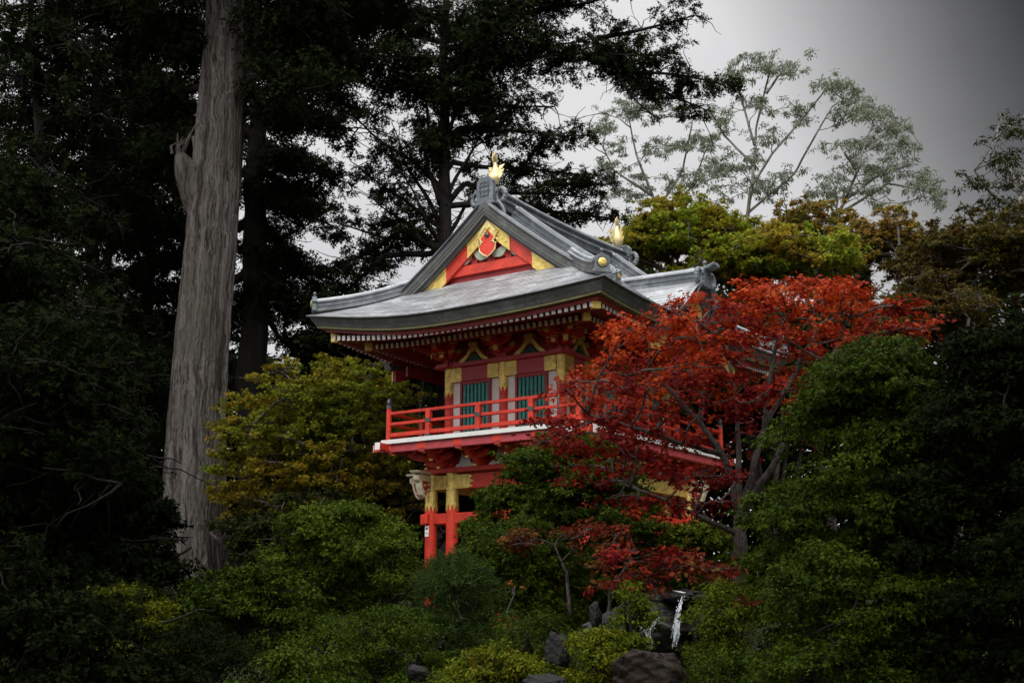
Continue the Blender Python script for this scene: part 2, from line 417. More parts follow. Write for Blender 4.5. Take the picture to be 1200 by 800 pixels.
for nm, tip_d, drop, w in (('flying_rafter', .43, .10, .085), ('base_rafter', 1.12, .26, .07)):
    for side, T in (('f', xs), ('r', ys)):
        for t in T:
            if (EXX if side == 'f' else EYY) - abs(t) < tip_d + .12: continue
            if side == 'r' and abs(t) < DW - .35: continue
            mb = MB(); p0, p1, ww, hh = rafter(side, t, tip_d, 2.5, w, .11, drop)
            mb.beam(p0, p1, ww, hh, 0, .016, 1); mb.build(nm, [M['red_dark'], M['white'] if nm[0] == 'f' else M['cream']], gate)
    mb = MB()
    for side, T in (('b', xs), ('l', ys)):
        for t in T:
            if (EXX if side == 'b' else EYY) - abs(t) < tip_d + .12: continue
            p0, p1, ww, hh = rafter(side, t, tip_d, 2.5, w, .10, drop); mb.beam(p0, p1, ww, hh, 0, .016, 1)
    o = mb.build(nm + '_row', [M['red_dark'], M['white']], gate); o['kind'] = 'stuff'
for sx in (-1, 1):
    for sy in (-1, 1):
        for d0, drop, k in ((.46, .10, .20), (1.05, .26, .17)):
            mb = MB()
            p1 = (sx * (EXX - d0), sy * (EYY - d0), z_soff(sx * (EXX - d0), EYY - d0) - drop)
            p0 = (sx * (EXX - 2.4), sy * (EYY - 2.4), z_soff(sx * (EXX - 2.4), EYY - 2.4) - drop - .03)
            v = (Vector(p1) - Vector(p0)).normalized()
            mb.beam(p0, p1, k * .8, k, 0); q = Vector(p1)
            mb.beam(q - v * .16, q + v * .02, k * .94, k * 1.12, 1)
            mb.build('hip_rafter', [M['red_dark'], M['gold']], gate, bevel=.006)

# gables (two) : verge, bargeboard, pendant, infill
def zu(x): return z_long(x, 0)
def verge_poly(x0, x1, lo, hi, n=14):
    X = lin(x0, x1, n); return [(x, zu(x) + hi) for x in X] + [(x, zu(x) + lo) for x in reversed(X)]
for sy in (-1, 1):
    g = sy
    def pr(mb, poly, y, th, mi=0): mb.prism(poly, (0, g * y, 0), (1, 0, 0), (0, 0, 1), th, mi)
    wall = MB()
    XB = EXX - (EYY - 3.12)
    zb = prof(EYY - 3.12) - .1
    wp = [(x, zu(x) - .2) for x in lin(-XB, XB, 25)]
    pr(wall, [(-XB, zb)] + wp + [(XB, zb)], 3.12, .06)
    wall.build('gable_wall', M['red_dark'], gate)
    vb = MB()
    for k, (yy, lo, hi) in enumerate(((3.53, -.10, .045), (3.515, -.19, -.10), (3.50, -.28, -.19), (3.42, -.35, -.28))):
        for s_ in (-1, 1):
            pr(vb, verge_poly(0, s_ * 2.62, lo, hi), yy - .12, .24)
    vb.build('gable_verge', M['fascia'], roof)
    cap = MB()
    for s_ in (-1, 1):
        cap.sweep([(x, g * 3.50, zu(x) + .06) for x in lin(.15 * s_, 2.62 * s_, 18)], [(-.09, 0), (-.06, .05), (0, .07), (.06, .05), (.09, 0)], 0)
    cap.build('verge_capping', M['tile'], roof)
    for s_ in (-1, 1):
        bd = MB()
        pr(bd, verge_poly(s_ * .02, s_ * 2.55, -.70, -.33, 16), 3.27, .07, 0)
        pr(bd, verge_poly(s_ * .02, s_ * 2.5, -.42, -.352, 16), 3.27, .12, 0)
        b_ = bd.build('bargeboard', [M['red'], M['gold']], gate, bevel=.006)
        gd = MB()
        pr(gd, verge_poly(s_ * .03, s_ * .62, -.72, -.43, 8), 3.318, .02, 0)
        for xx in lin(.16, .52, 4): gd.lathe((s_ * xx, g * 3.33, zu(xx) - .57), [(.022, -.012), (.022, .012), (.006, .025)], 8, 0)
        pr(gd, verge_poly(s_ * .03, s_ * .62, -.425, -.352, 8), 3.338, .014, 0)
        gd.build('gilt_mount', M['gold'], b_)
        gd = MB()
        pr(gd, verge_poly(s_ * 1.26, s_ * 2.5, -.73, -.43, 8), 3.318, .02, 0)
        pr(gd, verge_poly(s_ * 1.26, s_ * 2.5, -.425, -.352, 8), 3.338, .014, 0)
        gd.build('gilt_mount', M['gold'], b_)
    bm_ = MB()
    bm_.box((0, g * 3.18, zb + .32), (3.1, .12, .24), 0)
    bm_.box((0, g * 3.16, zb + .58), (1.75, .08, .10), 0)
    for xx in (-1.0, -.5, .5, 1.0): bm_.prism([(-.09, 0), (.09, 0), (.03, .34), (-.03, .34)], (xx, g * 3.165, zb + .44), (1, 0, 0), (0, 0, 1), .07, 1)
    bm_.box((0, g * 3.165, zb + .75), (.22, .09, .7), 1)
    bm_.build('gable_beam', [M['red'], M['red_dark']], gate, bevel=.005)
    fl = MB()   # pale carved leaves in the gable
    for xx, rr in ((-.75, .5), (-.28, -.4), (.28, .4), (.75, -.5)):
        pts = [(math.cos(t) * .22, math.sin(t) * .11 * (1 + .25 * math.sin(3 * t))) for t in lin(0, 2 * math.pi, 15)[:-1]]
        ca, sa = math.cos(rr), math.sin(rr)
        fl.prism([(x * ca - y * sa, x * sa + y * ca) for x, y in pts], (xx, g * 3.225, zb + .6 + .04 * (xx * xx < .1)), (1, 0, 0), (0, 0, 1), .04)
    fl.build('gable_carving', M['celadon'], gate)
    # pendant below the apex
    pz = ZR - .62
    pend = MB()
    dia = [(0, .14), (.25, -.16), (.13, -.30), (.24, -.36), (.22, -.50), (.11, -.60), (0, -.66), (-.11, -.60), (-.22, -.50), (-.24, -.36), (-.13, -.30), (-.25, -.16)]
    pend.prism(dia, (0, g * 3.345, pz), (1, 0, 0), (0, 0, 1), .035, 0)
    pd = pend.build('gable_pendant', M['red'], gate, bevel=.006)
    rim = MB()
    rim.tube([(x * 1.03, g * 3.367, pz + y * 1.02) for x, y in dia + dia[:1]], .018, 6, 0, caps=False)
    for s_ in (-1, 1):
        rim.tube([(s_ * (.24 + .06 * math.cos(t)), g * 3.367, pz - .30 + .06 * math.sin(t)) for t in lin(0, 5.2, 12)], .016, 6)
    rim.prism([(-.26, -.02), (0, .27), (.26, -.02), (.2, -.06), (0, .15), (-.2, -.06)], (0, g * 3.368, pz - .02), (1, 0, 0), (0, 0, 1), .02)
    rim.build('gilt_rim', M['gold_bright'], pd)
    kn = MB(); kn.tube([(0, g * 3.36, pz - .13), (0, g * 3.41, pz - .13), (0, g * 3.44, pz - .13)], [.07, .06, .015], 6); kn.build('boss', M['iron'], pd)
    ap = MB()
    ap.lathe((0, 0, 0), [(.001, 0), (.001, 0)], 3)
    ap = MB(); ap.prism([(-.3, -.14), (0, .2), (.3, -.14), (.22, -.3), (0, -.05), (-.22, -.3)], (0, g * 3.35, ZR - .56), (1, 0, 0), (0, 0, 1), .03)
    ap.tube([(0, g * 3.35, ZR - .56), (0, g * 3.39, ZR - .56)], [.08, .06], 12)
    ap.build('gilt_apex_mount', M['gold'], gate, bevel=.004)

# ridges
PR = [(-.17, -.03), (-.17, .13), (-.20, .14), (-.20, .18), (-.15, .19), (-.15, .30), (-.18, .31), (-.18, .35), (-.10, .37), (-.07, .43), (0, .46),
      (.07, .43), (.10, .37), (.18, .35), (.18, .31), (.15, .30), (.15, .19), (.20, .18), (.20, .14), (.17, .13), (.17, -.03)]
def ridge_z(y): return ZR + .02 + .10 * (abs(y) / 3.4) ** 2 - .05
mr = MB(); mr.sweep([(0, y, ridge_z(y)) for y in lin(-3.25, 3.25, 25)], PR)
mr.build('main_ridge', M['tile'], roof)
rl = MB(); rl.sweep([(0, y, ridge_z(y) + .455) for y in lin(-3.25, 3.25, 25)], [(-.075, -.03), (-.05, .045), (0, .065), (.05, .045), (.075, -.03)])
for s_ in (-1, 1):
    rl.sweep([(s_ * .185, y, ridge_z(y) + .345) for y in lin(-3.25, 3.25, 25)], [(-.025, -.015), (-.025, .02), (.025, .02), (.025, -.015)])
    rl.sweep([(s_ * .205, y, ridge_z(y) + .17) for y in lin(-3.25, 3.25, 25)], [(-.02, -.012), (-.02, .016), (.02, .016), (.02, -.012)])
rl.build('ridge_capping', M['tile_pale'], roof)
def ridge_set(path, k, name='hip_ridge'):
    mb = MB(); mb.sweep(path, [(a * k, b * k) for a, b in PR]); o = mb.build(name, M['tile'], roof)
    c = MB(); c.sweep([(x, y, z + .45 * k) for x, y, z in path], [(-.08 * k, -.03), (-.05 * k, .05 * k), (0, .07 * k), (.05 * k, .05 * k), (.08 * k, -.03)])
    for s_ in (-1, 1): c.sweep(path, [(s_ * .19 * k - .02 * k, .325 * k), (s_ * .19 * k - .02 * k, .365 * k), (s_ * .19 * k + .02 * k, .365 * k), (s_ * .19 * k + .02 * k, .325 * k)])
    c.build('ridge_capping', M['tile_pale'], o); return o
def finial(p, d, k=1.0, disc=True, parent=None, curl=False):
    """ridge-end ornament facing direction d"""
    d = Vector(d).normalized(); sd = Vector((-d.y, d.x, 0)).normalized(); p = Vector(p)
    mb = MB()
    out = [(-.26, 0), (-.27, .06), (-.20, .10), (-.19, .26), (-.24, .30), (-.22, .40), (-.12, .46), (0, .52), (.12, .46), (.22, .40), (.24, .30), (.19, .26), (.20, .10), (.27, .06), (.26, 0)]
    mb.prism([(x * k, z * k) for x, z in out], p, sd, (0, 0, 1), .14 * k, 0)
    mb.tube([p + Vector((0, 0, .47 * k)), p + Vector((0, 0, .56 * k)), p + Vector((0, 0, .60 * k)), p + Vector((0, 0, .66 * k))], [.03 * k, .03 * k, .06 * k, .02 * k], 8)
    if curl:
        for s_ in (-1, 1):
            mb.tube([p + sd * (s_ * (.34 + .12 * math.cos(t)) * k) + Vector((0, 0, (.22 + .16 * math.sin(t)) * k)) for t in lin(-1.2, 4.2, 14)], [(.075 - .003 * i) * k for i in range(14)], 8)
            mb.tube([p + sd * (s_ * (.25 + .2 * t) * k) + Vector((0, 0, (.05 - .3 * t * t) * k)) for t in lin(0, 1, 6)], [.09 * k * (1 - .6 * t) for t in lin(0, 1, 6)], 8)
    o = mb.build('ridge_end_tile', M['tile'], parent or roof, bevel=.008)
    if disc:
        c = MB(); q = p + d * (.07 * k) + Vector((0, 0, .27 * k))
        c.tube([q, q + d * .03 * k, q + d * .05 * k], [.125 * k, .115 * k, .06 * k], 18); c.build('gilt_crest', M['gold'], o)
        c = MB(); c.tube([q - d * .003, q + d * .025 * k], [.155 * k, .145 * k], 18); c.build('crest_ring', M['iron'], o)
    return o
for sx in (-1, 1):
    for sy in (-1, 1):
        path = [(sx * x, sy * 2.42, zu(x) + .03) for x in lin(.12, 2.95, 22)]
        ridge_set(path, .68, 'descending_ridge')
        e = path[-1]; finial((e[0] + sx * .05, e[1], e[2] - .02), (sx, 0, 0), .66)
        hp = []
        for t in lin(0, 1, 18):
            x, y = EXX - 1.97 + 1.80 * t, EYY - 1.97 + 1.80 * t
            hp.append((sx * x, sy * y, prof(EXX - x) + lift(sx * x, y) + .02 + .05 * t ** 3))
        ridge_set(hp, .62, 'hip_ridge')
        e = hp[-1]; finial((e[0] + sx * .03, e[1] + sy * .03, e[2] - .03), (sx, sy, 0), .80)
# main ridge ends: block with a raised seal and scrolls, and gilt fish
for sy in (-1, 1):
    o = finial((0, sy * 3.30, ZR - .02), (0, sy, 0), 1.05, disc=False, curl=True)
    mb = MB(); mb.prism([(-.25, 0), (-.23, .56), (-.14, .66), (.14, .66), (.23, .56), (.25, 0)], (0, sy * 3.42, ZR + .02), (1, 0, 0), (0, 0, 1), .16)
    mb.box((0, sy * 3.42, ZR + .0), (.6, .2, .06))
    blk = mb.build('end_block', M['tile'], o, bevel=.012)
    mb = MB()
    for (x, z, w, h) in ((0, .50, .26, .03), (0, .40, .30, .03), (0, .28, .30, .03), (0, .16, .26, .03), (-.12, .34, .03, .3), (.12, .34, .03, .3), (0, .22, .03, .14), (0, .45, .03, .12)):
        mb.box((x, sy * 3.507, ZR + .04 + z), (w, .02, h))
    mb.build('raised_seal', M['iron'], blk)
def shachi(p, sy):
    p = Vector(p)
    mb = MB(); body = []
    for t in lin(0, 1, 14):
        body.append(p + Vector((0, sy * (.06 - .42 * t + .30 * t * t), .10 + .10 * math.sin(t * 3) + .52 * t ** 1.8)))
    mb.tube(body, [.09, .13, .15, .16, .155, .145, .13, .115, .10, .085, .07, .055, .045, .03], 10)
    b = mb.build('gilt_fish', M['gold_bright'], gate, smooth=True)
    fn = MB(); e = body[-1]
    for a, l in ((-.8, .17), (-.4, .23), (0, .28), (.35, .23), (.75, .17)):
        fn.prism([(-.035, -.06), (.035, -.06), (.05, l * .55), (0, l), (-.045, l * .5)], e, (0, math.cos(a) * sy, -math.sin(a)), (0, math.sin(a) * sy, math.cos(a)), .025)
    for i in (3, 6, 9):
        for s_ in (-1, 1):
            fn.prism([(0, -.06), (.09, .02), (.14, .12), (.06, .10), (0, .08)], body[i] + Vector((s_ * .1, 0, 0)), (s_, -.2 * sy, 0), (0, -.25 * sy, 1), .02)
        fn.prism([(-.06, 0), (.06, 0), (.02, .16)], body[i] + Vector((0, 0, .09)), (0, 1, 0), (0, .2 * sy, 1), .02)
    fn.build('fin', M['gold_bright'], b)
    return b
for sy in (-1, 1): shachi((0, sy * 3.12, ridge_z(3.1) + .50), sy)

# curved dormers over the two long sides
ZT = 7.86
def bell(y):
    w = min(1, abs(y) / DW); return (ZT - 6.55) * (.5 - .5 * math.cos(math.pi * w ** .92))
def dz_(x): return .10 * (4.15 - x) / 3.5
for sg in (-1, 1):
    dm = MB()
    nrow = 44; XS = lin(.7, 4.17, 13)
    for i in range(nrow):
        y0 = -DW + 2 * DW * i / nrow; y1 = -DW + 2 * DW * (i + 1) / nrow
        lipa, lipb = (.028, .006) if y0 < 0 else (.006, .028)
        ya, yb = (y0, y1 + .006) if y0 < 0 else (y0 - .006, y1)
        vs = []
        for x in XS:
            vs += [(sg * x, ya, ZT - bell(ya) + dz_(x) + lipa), (sg * x, yb, ZT - bell(yb) + dz_(x) + lipb)]
        outer = 0 if y0 < 0 else 1
        yo = ya if y0 < 0 else yb
        for x in XS: vs.append((sg * x, yo, ZT - bell(yo) + dz_(x) - .01))
        fs = []
        n = len(XS)
        for j in range(n - 1):
            fs += [(2 * j, 2 * j + 1, 2 * j + 3, 2 * j + 2), (2 * j + outer, 2 * j + 2 + outer, 2 * n + j + 1, 2 * n + j)]
        dm.add(vs, fs)
    d_ = dm.build('curved_dormer_roof', M['roof'], roof)
    fb = MB()
    for k in range(NL):
        lo, hi = .02 - .055 * (k + 1), .02 - .055 * k
        Y = lin(-DW - .1, DW + .1, 41)
        poly = [(y, ZT - bell(y) + hi) for y in Y] + [(y, ZT - bell(y) + lo) for y in reversed(Y)]
        fb.prism(poly, (sg * (4.10 - .03 * k - .1), 0, 0), (0, 1, 0), (0, 0, 1), .2)
    fb.build('dormer_fascia', M['fascia'], d_)
    hb = MB(); Y = lin(-DW + .05, DW - .05, 41)
    hb.prism([(y, ZT - bell(y) - .36) for y in Y] + [(y, ZT - bell(y) - .66) for y in reversed(Y)], (sg * 3.72, 0, 0), (0, 1, 0), (0, 0, 1), .08)
    hb_ = hb.build('dormer_bargeboard', M['red_pink'], gate, bevel=.006)
    for y0_, y1_, lo_ in ((-2.27, -1.55, -.68), (1.55, 2.27, -.68), (-.4, .4, -.72)):
        hg = MB(); Y = lin(y0_, y1_, 10)
        hg.prism([(y, ZT - bell(y) - .38) for y in Y] + [(y, ZT - bell(y) + lo_) for y in reversed(Y)], (sg * 3.775, 0, 0), (0, 1, 0), (0, 0, 1), .03)
        hg.build('gilt_mount', M['gold'], hb_)
    tw = MB(); Y = lin(-DW + .1, DW - .1, 41)
    tw.prism([(y, ZT - bell(y) - .3) for y in Y] + [(y, 6.0) for y in reversed(Y)], (sg * 3.35, 0, 0), (0, 1, 0), (0, 0, 1), .06)
    tw.build('dormer_panel', M['red_dark'], gate)
    ridge_set([(sg * x, 0, ZT + dz_(x) + .02 + (.05 if x > 3.7 else 0) * (x - 3.7)) for x in lin(.6, 4.02, 14)], .72, 'dormer_ridge')
    o = finial((sg * 4.10, 0, ZT - .14), (sg, 0, 0), 1.05, disc=False, curl=True)
    t = MB()
    for yy in (-.1, 0, .1): t.tube([(sg * 3.9, yy, ZT + .30), (sg * 4.2, yy, ZT + .33), (sg * 4.42, yy, ZT + .40)], [.05, .055, .06], 8)
    t.build('ridge_horn', M['tile'], o)

# upper storey -------------------------------------------------------------
ZB = 4.10                       # balcony floor top
CY = [-HY, -1.3, 1.3, HY]
cols = [(x, y) for x in (-HX, HX) for y in CY] + [(0, -HY), (0, HY)]
for x, y in cols:
    mb = MB(); mb.lathe((x, y, 0), [(.125, ZB), (.125, ZB + .02), (.112, ZB + .06), (.112, 5.92)], 18)
    c = mb.build('upper_column', M['red'], gate, smooth=False)
    mb = MB(); mb.lathe((x, y, 0), [(.117, 5.30), (.124, 5.31), (.124, 5.36), (.118, 5.37), (.118, 5.60), (.127, 5.61), (.127, 5.66), (.118, 5.67), (.118, 5.905)], 18)
    for k in range(8):
        t = 2 * math.pi * k / 8; mb.prism([(-.04, .02), (.04, .02), (0, -.11)], (x + .119 * math.cos(t), y + .119 * math.sin(t), 5.30), (-math.sin(t), math.cos(t), 0), (0, 0, 1), .008)
    mb.build('gilt_collar', M['gold'], c)
def wall_bay(p0, p1, nrm, wins=1):
    """one bay between two columns, outer face looking along nrm"""
    p0, p1, nrm = Vector(p0), Vector(p1), Vector(nrm); L_ = (p1 - p0).length; d = (p1 - p0).normalized()
    Wd = lambda s_, z, o=0: p0 + d * s_ + nrm * o + Vector((0, 0, z))
    ax = d
    if d.cross(Vector((0, 0, 1))).dot(nrm) < 0: pass
    mb = MB(); mb.prism([(.1, ZB), (L_ - .1, ZB), (L_ - .1, 5.6), (.1, 5.6)], p0 - nrm * .03, d, (0, 0, 1), .04)
    w = mb.build('wall_panel', M['white'], gate)
    # head beam with gilt ends
    mb = MB(); mb.prism([(.05, 5.56), (L_ - .05, 5.56), (L_ - .05, 5.90), (.05, 5.90)], p0 + nrm * .02, d, (0, 0, 1), .12)
    hb = mb.build('head_beam', M['red_pink'], gate, bevel=.006)
    for s0, s1 in ((.10, .42), (L_ - .42, L_ - .10)):
        mb = MB()
        mb.prism([(s0, 5.555), (s1, 5.555), (s1, 5.905), (s0, 5.905)], p0 + nrm * .083, d, (0, 0, 1), .012)
        for zz in (5.62, 5.84):
            mb.prism([(s0, zz - .012), (s1, zz - .012), (s1, zz + .012), (s0, zz + .012)], p0 + nrm * .092, d, (0, 0, 1), .008)
        for kx in lin(s0 + .06, s1 - .06, 3):
            mb.prism([(kx + .035 * math.cos(t), 5.73 + .05 * math.sin(t)) for t in lin(0, 2 * math.pi, 9)[:-1]], p0 + nrm * .092, d, (0, 0, 1), .008)
        mb.build('gilt_mount', M['gold'], hb)
    # windows
    edges = []
    if wins == 1: edges = [(.42, L_ - .42)]
    else: edges = [(.40, L_ / 2 - .14), (L_ / 2 + .14, L_ - .40)]
    for s0, s1 in edges:
        fr = MB()
        for q0, q1 in ((s0 - .06, s0), (s1, s1 + .06)):
            fr.prism([(q0, ZB + .02), (q1, ZB + .02), (q1, 5.555), (q0, 5.555)], p0 + nrm * .02, d, (0, 0, 1), .09)
        fr.prism([(s0, 5.47), (s1, 5.47), (s1, 5.555), (s0, 5.555)], p0 + nrm * .02, d, (0, 0, 1), .08)
        fr.prism([(s0, ZB + .05), (s1, ZB + .05), (s1, ZB + .16), (s0, ZB + .16)], p0 + nrm * .02, d, (0, 0, 1), .08)
        f = fr.build('window', M['red_dark'], gate, bevel=.005, label='window frame with teal vertical bars')
        bk = MB(); bk.prism([(s0, ZB + .1), (s1, ZB + .1), (s1, 5.5), (s0, 5.5)], p0 - nrm * .0, d, (0, 0, 1), .012); bk.build('window_board', M['teal_dark'], f)
        nb = max(4, int(round((s1 - s0) / .112)))
        sl = MB()
        for i in range(nb):
            c = s0 + (s1 - s0) * (i + .5) / nb
            sl.prism([(c - .034, ZB + .14), (c + .034, ZB + .14), (c + .034, 5.49), (c - .034, 5.49)], p0 + nrm * .022, d, (0, 0, 1), .03)
        sl.build('window_bars', M['teal'], f, bevel=.004)
for sy in (-1, 1):
    wall_bay((-HX, sy * HY, 0), (0, sy * HY, 0), (0, sy, 0)); wall_bay((0, sy * HY, 0), (HX, sy * HY, 0), (0, sy, 0))
for sx in (-1, 1):
    for i in range(3): wall_bay((sx * HX, CY[i], 0), (sx * HX, CY[i + 1], 0), (sx, 0, 0), 2 if i == 1 else 1)
mb = MB()       # wall plate moulding
for sy in (-1, 1): mb.box((0, sy * (HY + .03), 5.955), (2 * HX + .62, .34, .10))
for sx in (-1, 1): mb.box((sx * (HX + .03), 0, 5.953), (.34, 2 * HY + .60, .098))
mb.build('wall_plate', M['red_pink'], gate, bevel=.01)
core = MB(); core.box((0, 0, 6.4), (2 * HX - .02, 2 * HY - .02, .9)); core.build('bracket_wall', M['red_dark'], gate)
core = MB(); core.box((0, 0, 4.9), (2 * HX - .2, 2 * HY - .2, 1.6)); core.build('inner_core', M['dark'], gate)
def bracket(x, y, nx, ny, corner=False):
    n = Vector((nx, ny, 0)).normalized(); sd = Vector((-n.y, n.x, 0)); p = Vector((x, y, 6.0))
    mb = MB(); k = 1.35 if corner else 1
    def arm(o, z, half, w=.12, h=.13, mi=0):
        c = p + n * o + Vector((0, 0, z))
        for s_ in (-1, 1):
            pl = [(0, h), (0, -h * .2), (half * .55, -h * .2), (half * .85, h * .25), (half, h * .6), (half, h)]
            mb.prism(pl, c, sd * s_, (0, 0, 1), w, mi)
        for s_ in (-1, 0, 1):
            q = c + sd * (s_ * (half - .07)) + Vector((0, 0, h))
            mb.box(q + Vector((0, 0, .05)), (.15, .15, .10), 1 if s_ else 0, math.atan2(sd.y, sd.x))
    mb.box(p + Vector((0, 0, .06)), (.27, .27, .13), 0, math.atan2(sd.y, sd.x))
    arm(.02, .14, .36); arm(.32 * k, .32, .40); arm(.62 * k, .50, .44)
    for o, z in ((.34 * k, .14), (.66 * k, .32), (.98 * k, .50)):
        c = p + Vector((0, 0, z))
        mb.prism([(0, .12), (0, -.03), (o * .7, -.03), (o * .92, .03), (o, .09), (o, .12)], c, n, (0, 0, 1), .11, 0)
        mb.prism([(o - .005, -.0), (o + .02, .02), (o + .02, .125), (o - .005, .125)], c, n, (0, 0, 1), .115, 1)
        mb.box(c + n * (o - .07) + Vector((0, 0, .17)), (.14, .14, .09), 1, math.atan2(sd.y, sd.x))
    mb.build('bracket_set', [M['red_mid'], M['gold']], gate, bevel=.006)
for x, y in cols:
    if abs(x) == HX and abs(y) == HY:
        bracket(x, y, math.copysign(1, x), math.copysign(1, y), True)
        bracket(x, y, math.copysign(1, x), 0); bracket(x, y, 0, math.copysign(1, y))
    elif abs(x) == HX: bracket(x, y, math.copysign(1, x), 0)
    else: bracket(x, y, 0, math.copysign(1, y))
mb = MB()      # eave purlins
for sy in (-1, 1):
    for o, z in ((.62, 6.66), (.98, 6.72)): mb.box((0, sy * (HY + o), z), (2 * (HX + o), .11, .12))
for sx in (-1, 1):
    for o, z in ((.62, 6.66), (.98, 6.72)): mb.box((sx * (HX + o), 0, z - .003), (.11, 2 * (HY + o), .12))
mb.build('eave_purlin', M['red_dark'], gate)
def frog(cx, cy, nx, ny):
    n = Vector((nx, ny, 0)); sd = Vector((-n.y, n.x, 0)); c = Vector((cx, cy, 6.01)) + n * .08
    mb = MB()
    outer = [(-.46, 0), (-.40, .06), (-.24, .17), (-.16, .31), (-.11, .36), (.11, .36), (.16, .31), (.24, .17), (.40, .06), (.46, 0)]
    inner = [(.30, 0), (.20, .08), (.10, .22), (0, .26), (-.10, .22), (-.20, .08), (-.30, 0)]
    mb.prism(outer + inner, c, sd, (0, 0, 1), .10, 0)
    mb.prism([(-.2, .0), (-.08, .17), (.08, .17), (.2, 0)], c - n * .02, sd, (0, 0, 1), .05, 1)
    mb.box(c + Vector((0, 0, .42)), (.24, .2, .10), 0, math.atan2(sd.y, sd.x))
    mb.prism([(-.26, .56), (.26, .56), (.26, .62), (-.26, .62)], c + n * .30, sd, (0, 0, 1), .05, 0)
    mb.build('frog_leg_strut', [M['gold'], M['teal_dark']], gate, bevel=.006)
for sy in (-1, 1):
    for x in (-.81, .81): frog(x, sy * HY, 0, sy)
for sx in (-1, 1):
    for y in (-1.97, 0, 1.97): frog(sx * HX, y, sx, 0)

# balcony ------------------------------------------------------------------
BX, BY = HX + 1.16, HY + 1.12
mb = MB(); mb.box((0, 0, ZB - .06), (2 * BX - .06, 2 * BY - .06, .09)); dk = mb.build('balcony_floor', M['red_dark'], gate)
mb = MB()
for sy in (-1, 1): mb.box((0, sy * BY, ZB - .045), (2 * BX + .07, .07, .105))
for sx in (-1, 1): mb.box((sx * BX, 0, ZB - .048), (.07, 2 * BY - .075, .105))
mb.build('white_edge', M['white'], dk, bevel=.006)
mb = MB()
for sy in (-1, 1): mb.box((0, sy * (BY - .10), ZB - .20), (2 * BX + .12, .14, .19))
for sx in (-1, 1): mb.box((sx * (BX - .10), 0, ZB - .202), (.14, 2 * BY + .12, .188))
ed = mb.build('edge_beam', M['red_pink'], gate, bevel=.008)
for sx in (-1, 1):
    for sy in (-1, 1):
        mb = MB(); mb.box((sx * (BX + .14), sy * (BY - .10), ZB - .17), (.34, .15, .17), 0); mb.box((sx * (BX + .315), sy * (BY - .10), ZB - .17), (.012, .16, .18), 1)
        mb.build('beam_end', [M['red'], M['white']], gate, bevel=.004)
        mb = MB(); mb.box((sx * (BX - .10), sy * (BY + .14), ZB - .172), (.15, .34, .168), 0); mb.box((sx * (BX - .10), sy * (BY + .315), ZB - .172), (.16, .012, .178), 1)
        mb.build('beam_end', [M['red'], M['white']], gate, bevel=.004)
RX, RY = BX - .10, BY - .10
for sx in (-1, 1):
    for sy in (-1, 1):
        mb = MB(); mb.lathe((sx * RX, sy * RY, ZB), [(.068, 0), (.066, .78)], 14)
        po = mb.build('corner_post', M['red'], gate)
        mb = MB(); mb.lathe((sx * RX, sy * RY, ZB + .78), [(.078, 0), (.078, .07), (.05, .09), (.062, .13), (.066, .17), (.05, .22), (.012, .27)], 14); mb.build('post_cap', M['iron'], po)
for nm, z, h, w in (('top_rail', .66, .075, .075), ('middle_rail', .40, .075, .06), ('bottom_rail', .13, .10, .08)):
    for sy in (-1, 1):
        mb = MB(); mb.beam((-RX - .0, sy * RY, ZB + z), (RX + .0, sy * RY, ZB + z), w, h); mb.build(nm, M['red'], gate, bevel=.012)
    for sx in (-1, 1):
        mb = MB(); mb.beam((sx * RX, -RY, ZB + z), (sx * RX, RY, ZB + z), w, h); mb.build(nm, M['red'], gate, bevel=.012)
def baluster(x, y):
    mb = MB(); mb.box((x, y, ZB + .33), (.13, .13, .62), 0); mb.box((x, y, ZB + .40), (.15, .15, .10), 1); mb.box((x, y, ZB + .05), (.155, .155, .05), 1)
    mb.build('rail_post', [M['red'], M['iron']], gate, bevel=.008)
for sy in (-1, 1):
    for x in (-RX + 1.22, 0.0, RX - 1.22): baluster(x, sy * RY)
for sx in (-1, 1):
    for y in (-RY + 1.3, -RY + 2.6, 0, RY - 2.6, RY - 1.3): baluster(sx * RX, y)
# balcony bracketing
def low_bracket(x, y, nx, ny):
    n = Vector((nx, ny, 0)).normalized(); sd = Vector((-n.y, n.x, 0)); p = Vector((x, y, 3.42)); mb = MB(); rz = math.atan2(sd.y, sd.x)
    k = 1.38 if nx and ny else 1
    for o, z in ((.42 * k, .06), (.72 * k, .22), (1.0 * k, .38)):
        mb.prism([(-.1, .13), (-.1, -.02), (o * .72, -.02), (o * .93, .03), (o, .09), (o, .13)], p + Vector((0, 0, z)), n, (0, 0, 1), .13, 0)
        mb.box(p + n * (o - .09) + Vector((0, 0, z + .15)), (.17, .17, .09), 0, rz)
        mb.box(p + n * (o - .02) + Vector((0, 0, z - .035)), (.09, .07, .05), 1, rz)
    mb.box(p + n * (1.0 * k) + Vector((0, 0, .50)), (.24, .2, .17), 0, rz)
    mb.box(p + n * (1.0 * k) + Vector((0, 0, .385)), (.17, .15, .08), 0, rz)
    for o, z in ((.36 * k, .22), (.64 * k, .37)):
        for s_ in (-1, 1):
            mb.prism([(0, .12), (0, -.02), (.2, -.02), (.32, .04), (.38, .12)], p + n * o + Vector((0, 0, z)), sd * s_, (0, 0, 1), .11, 0)
            mb.box(p + n * o + sd * (s_ * .30) + Vector((0, 0, z + .145)), (.13, .13, .06), 0, rz)
    mb.build('balcony_bracket', [M['red'], M['gold']], gate, bevel=.008)
LX, LY = 2.0, HY
for x, y in [(sx * px_, sy * HY) for sx in (-1, 1) for sy in (-1, 1) for px_ in (1.62,)]:
    low_bracket(x, y, math.copysign(1, x), math.copysign(1, y)); low_bracket(x, y, 0, math.copysign(1, y)); low_bracket(x, y, math.copysign(1, x), 0)
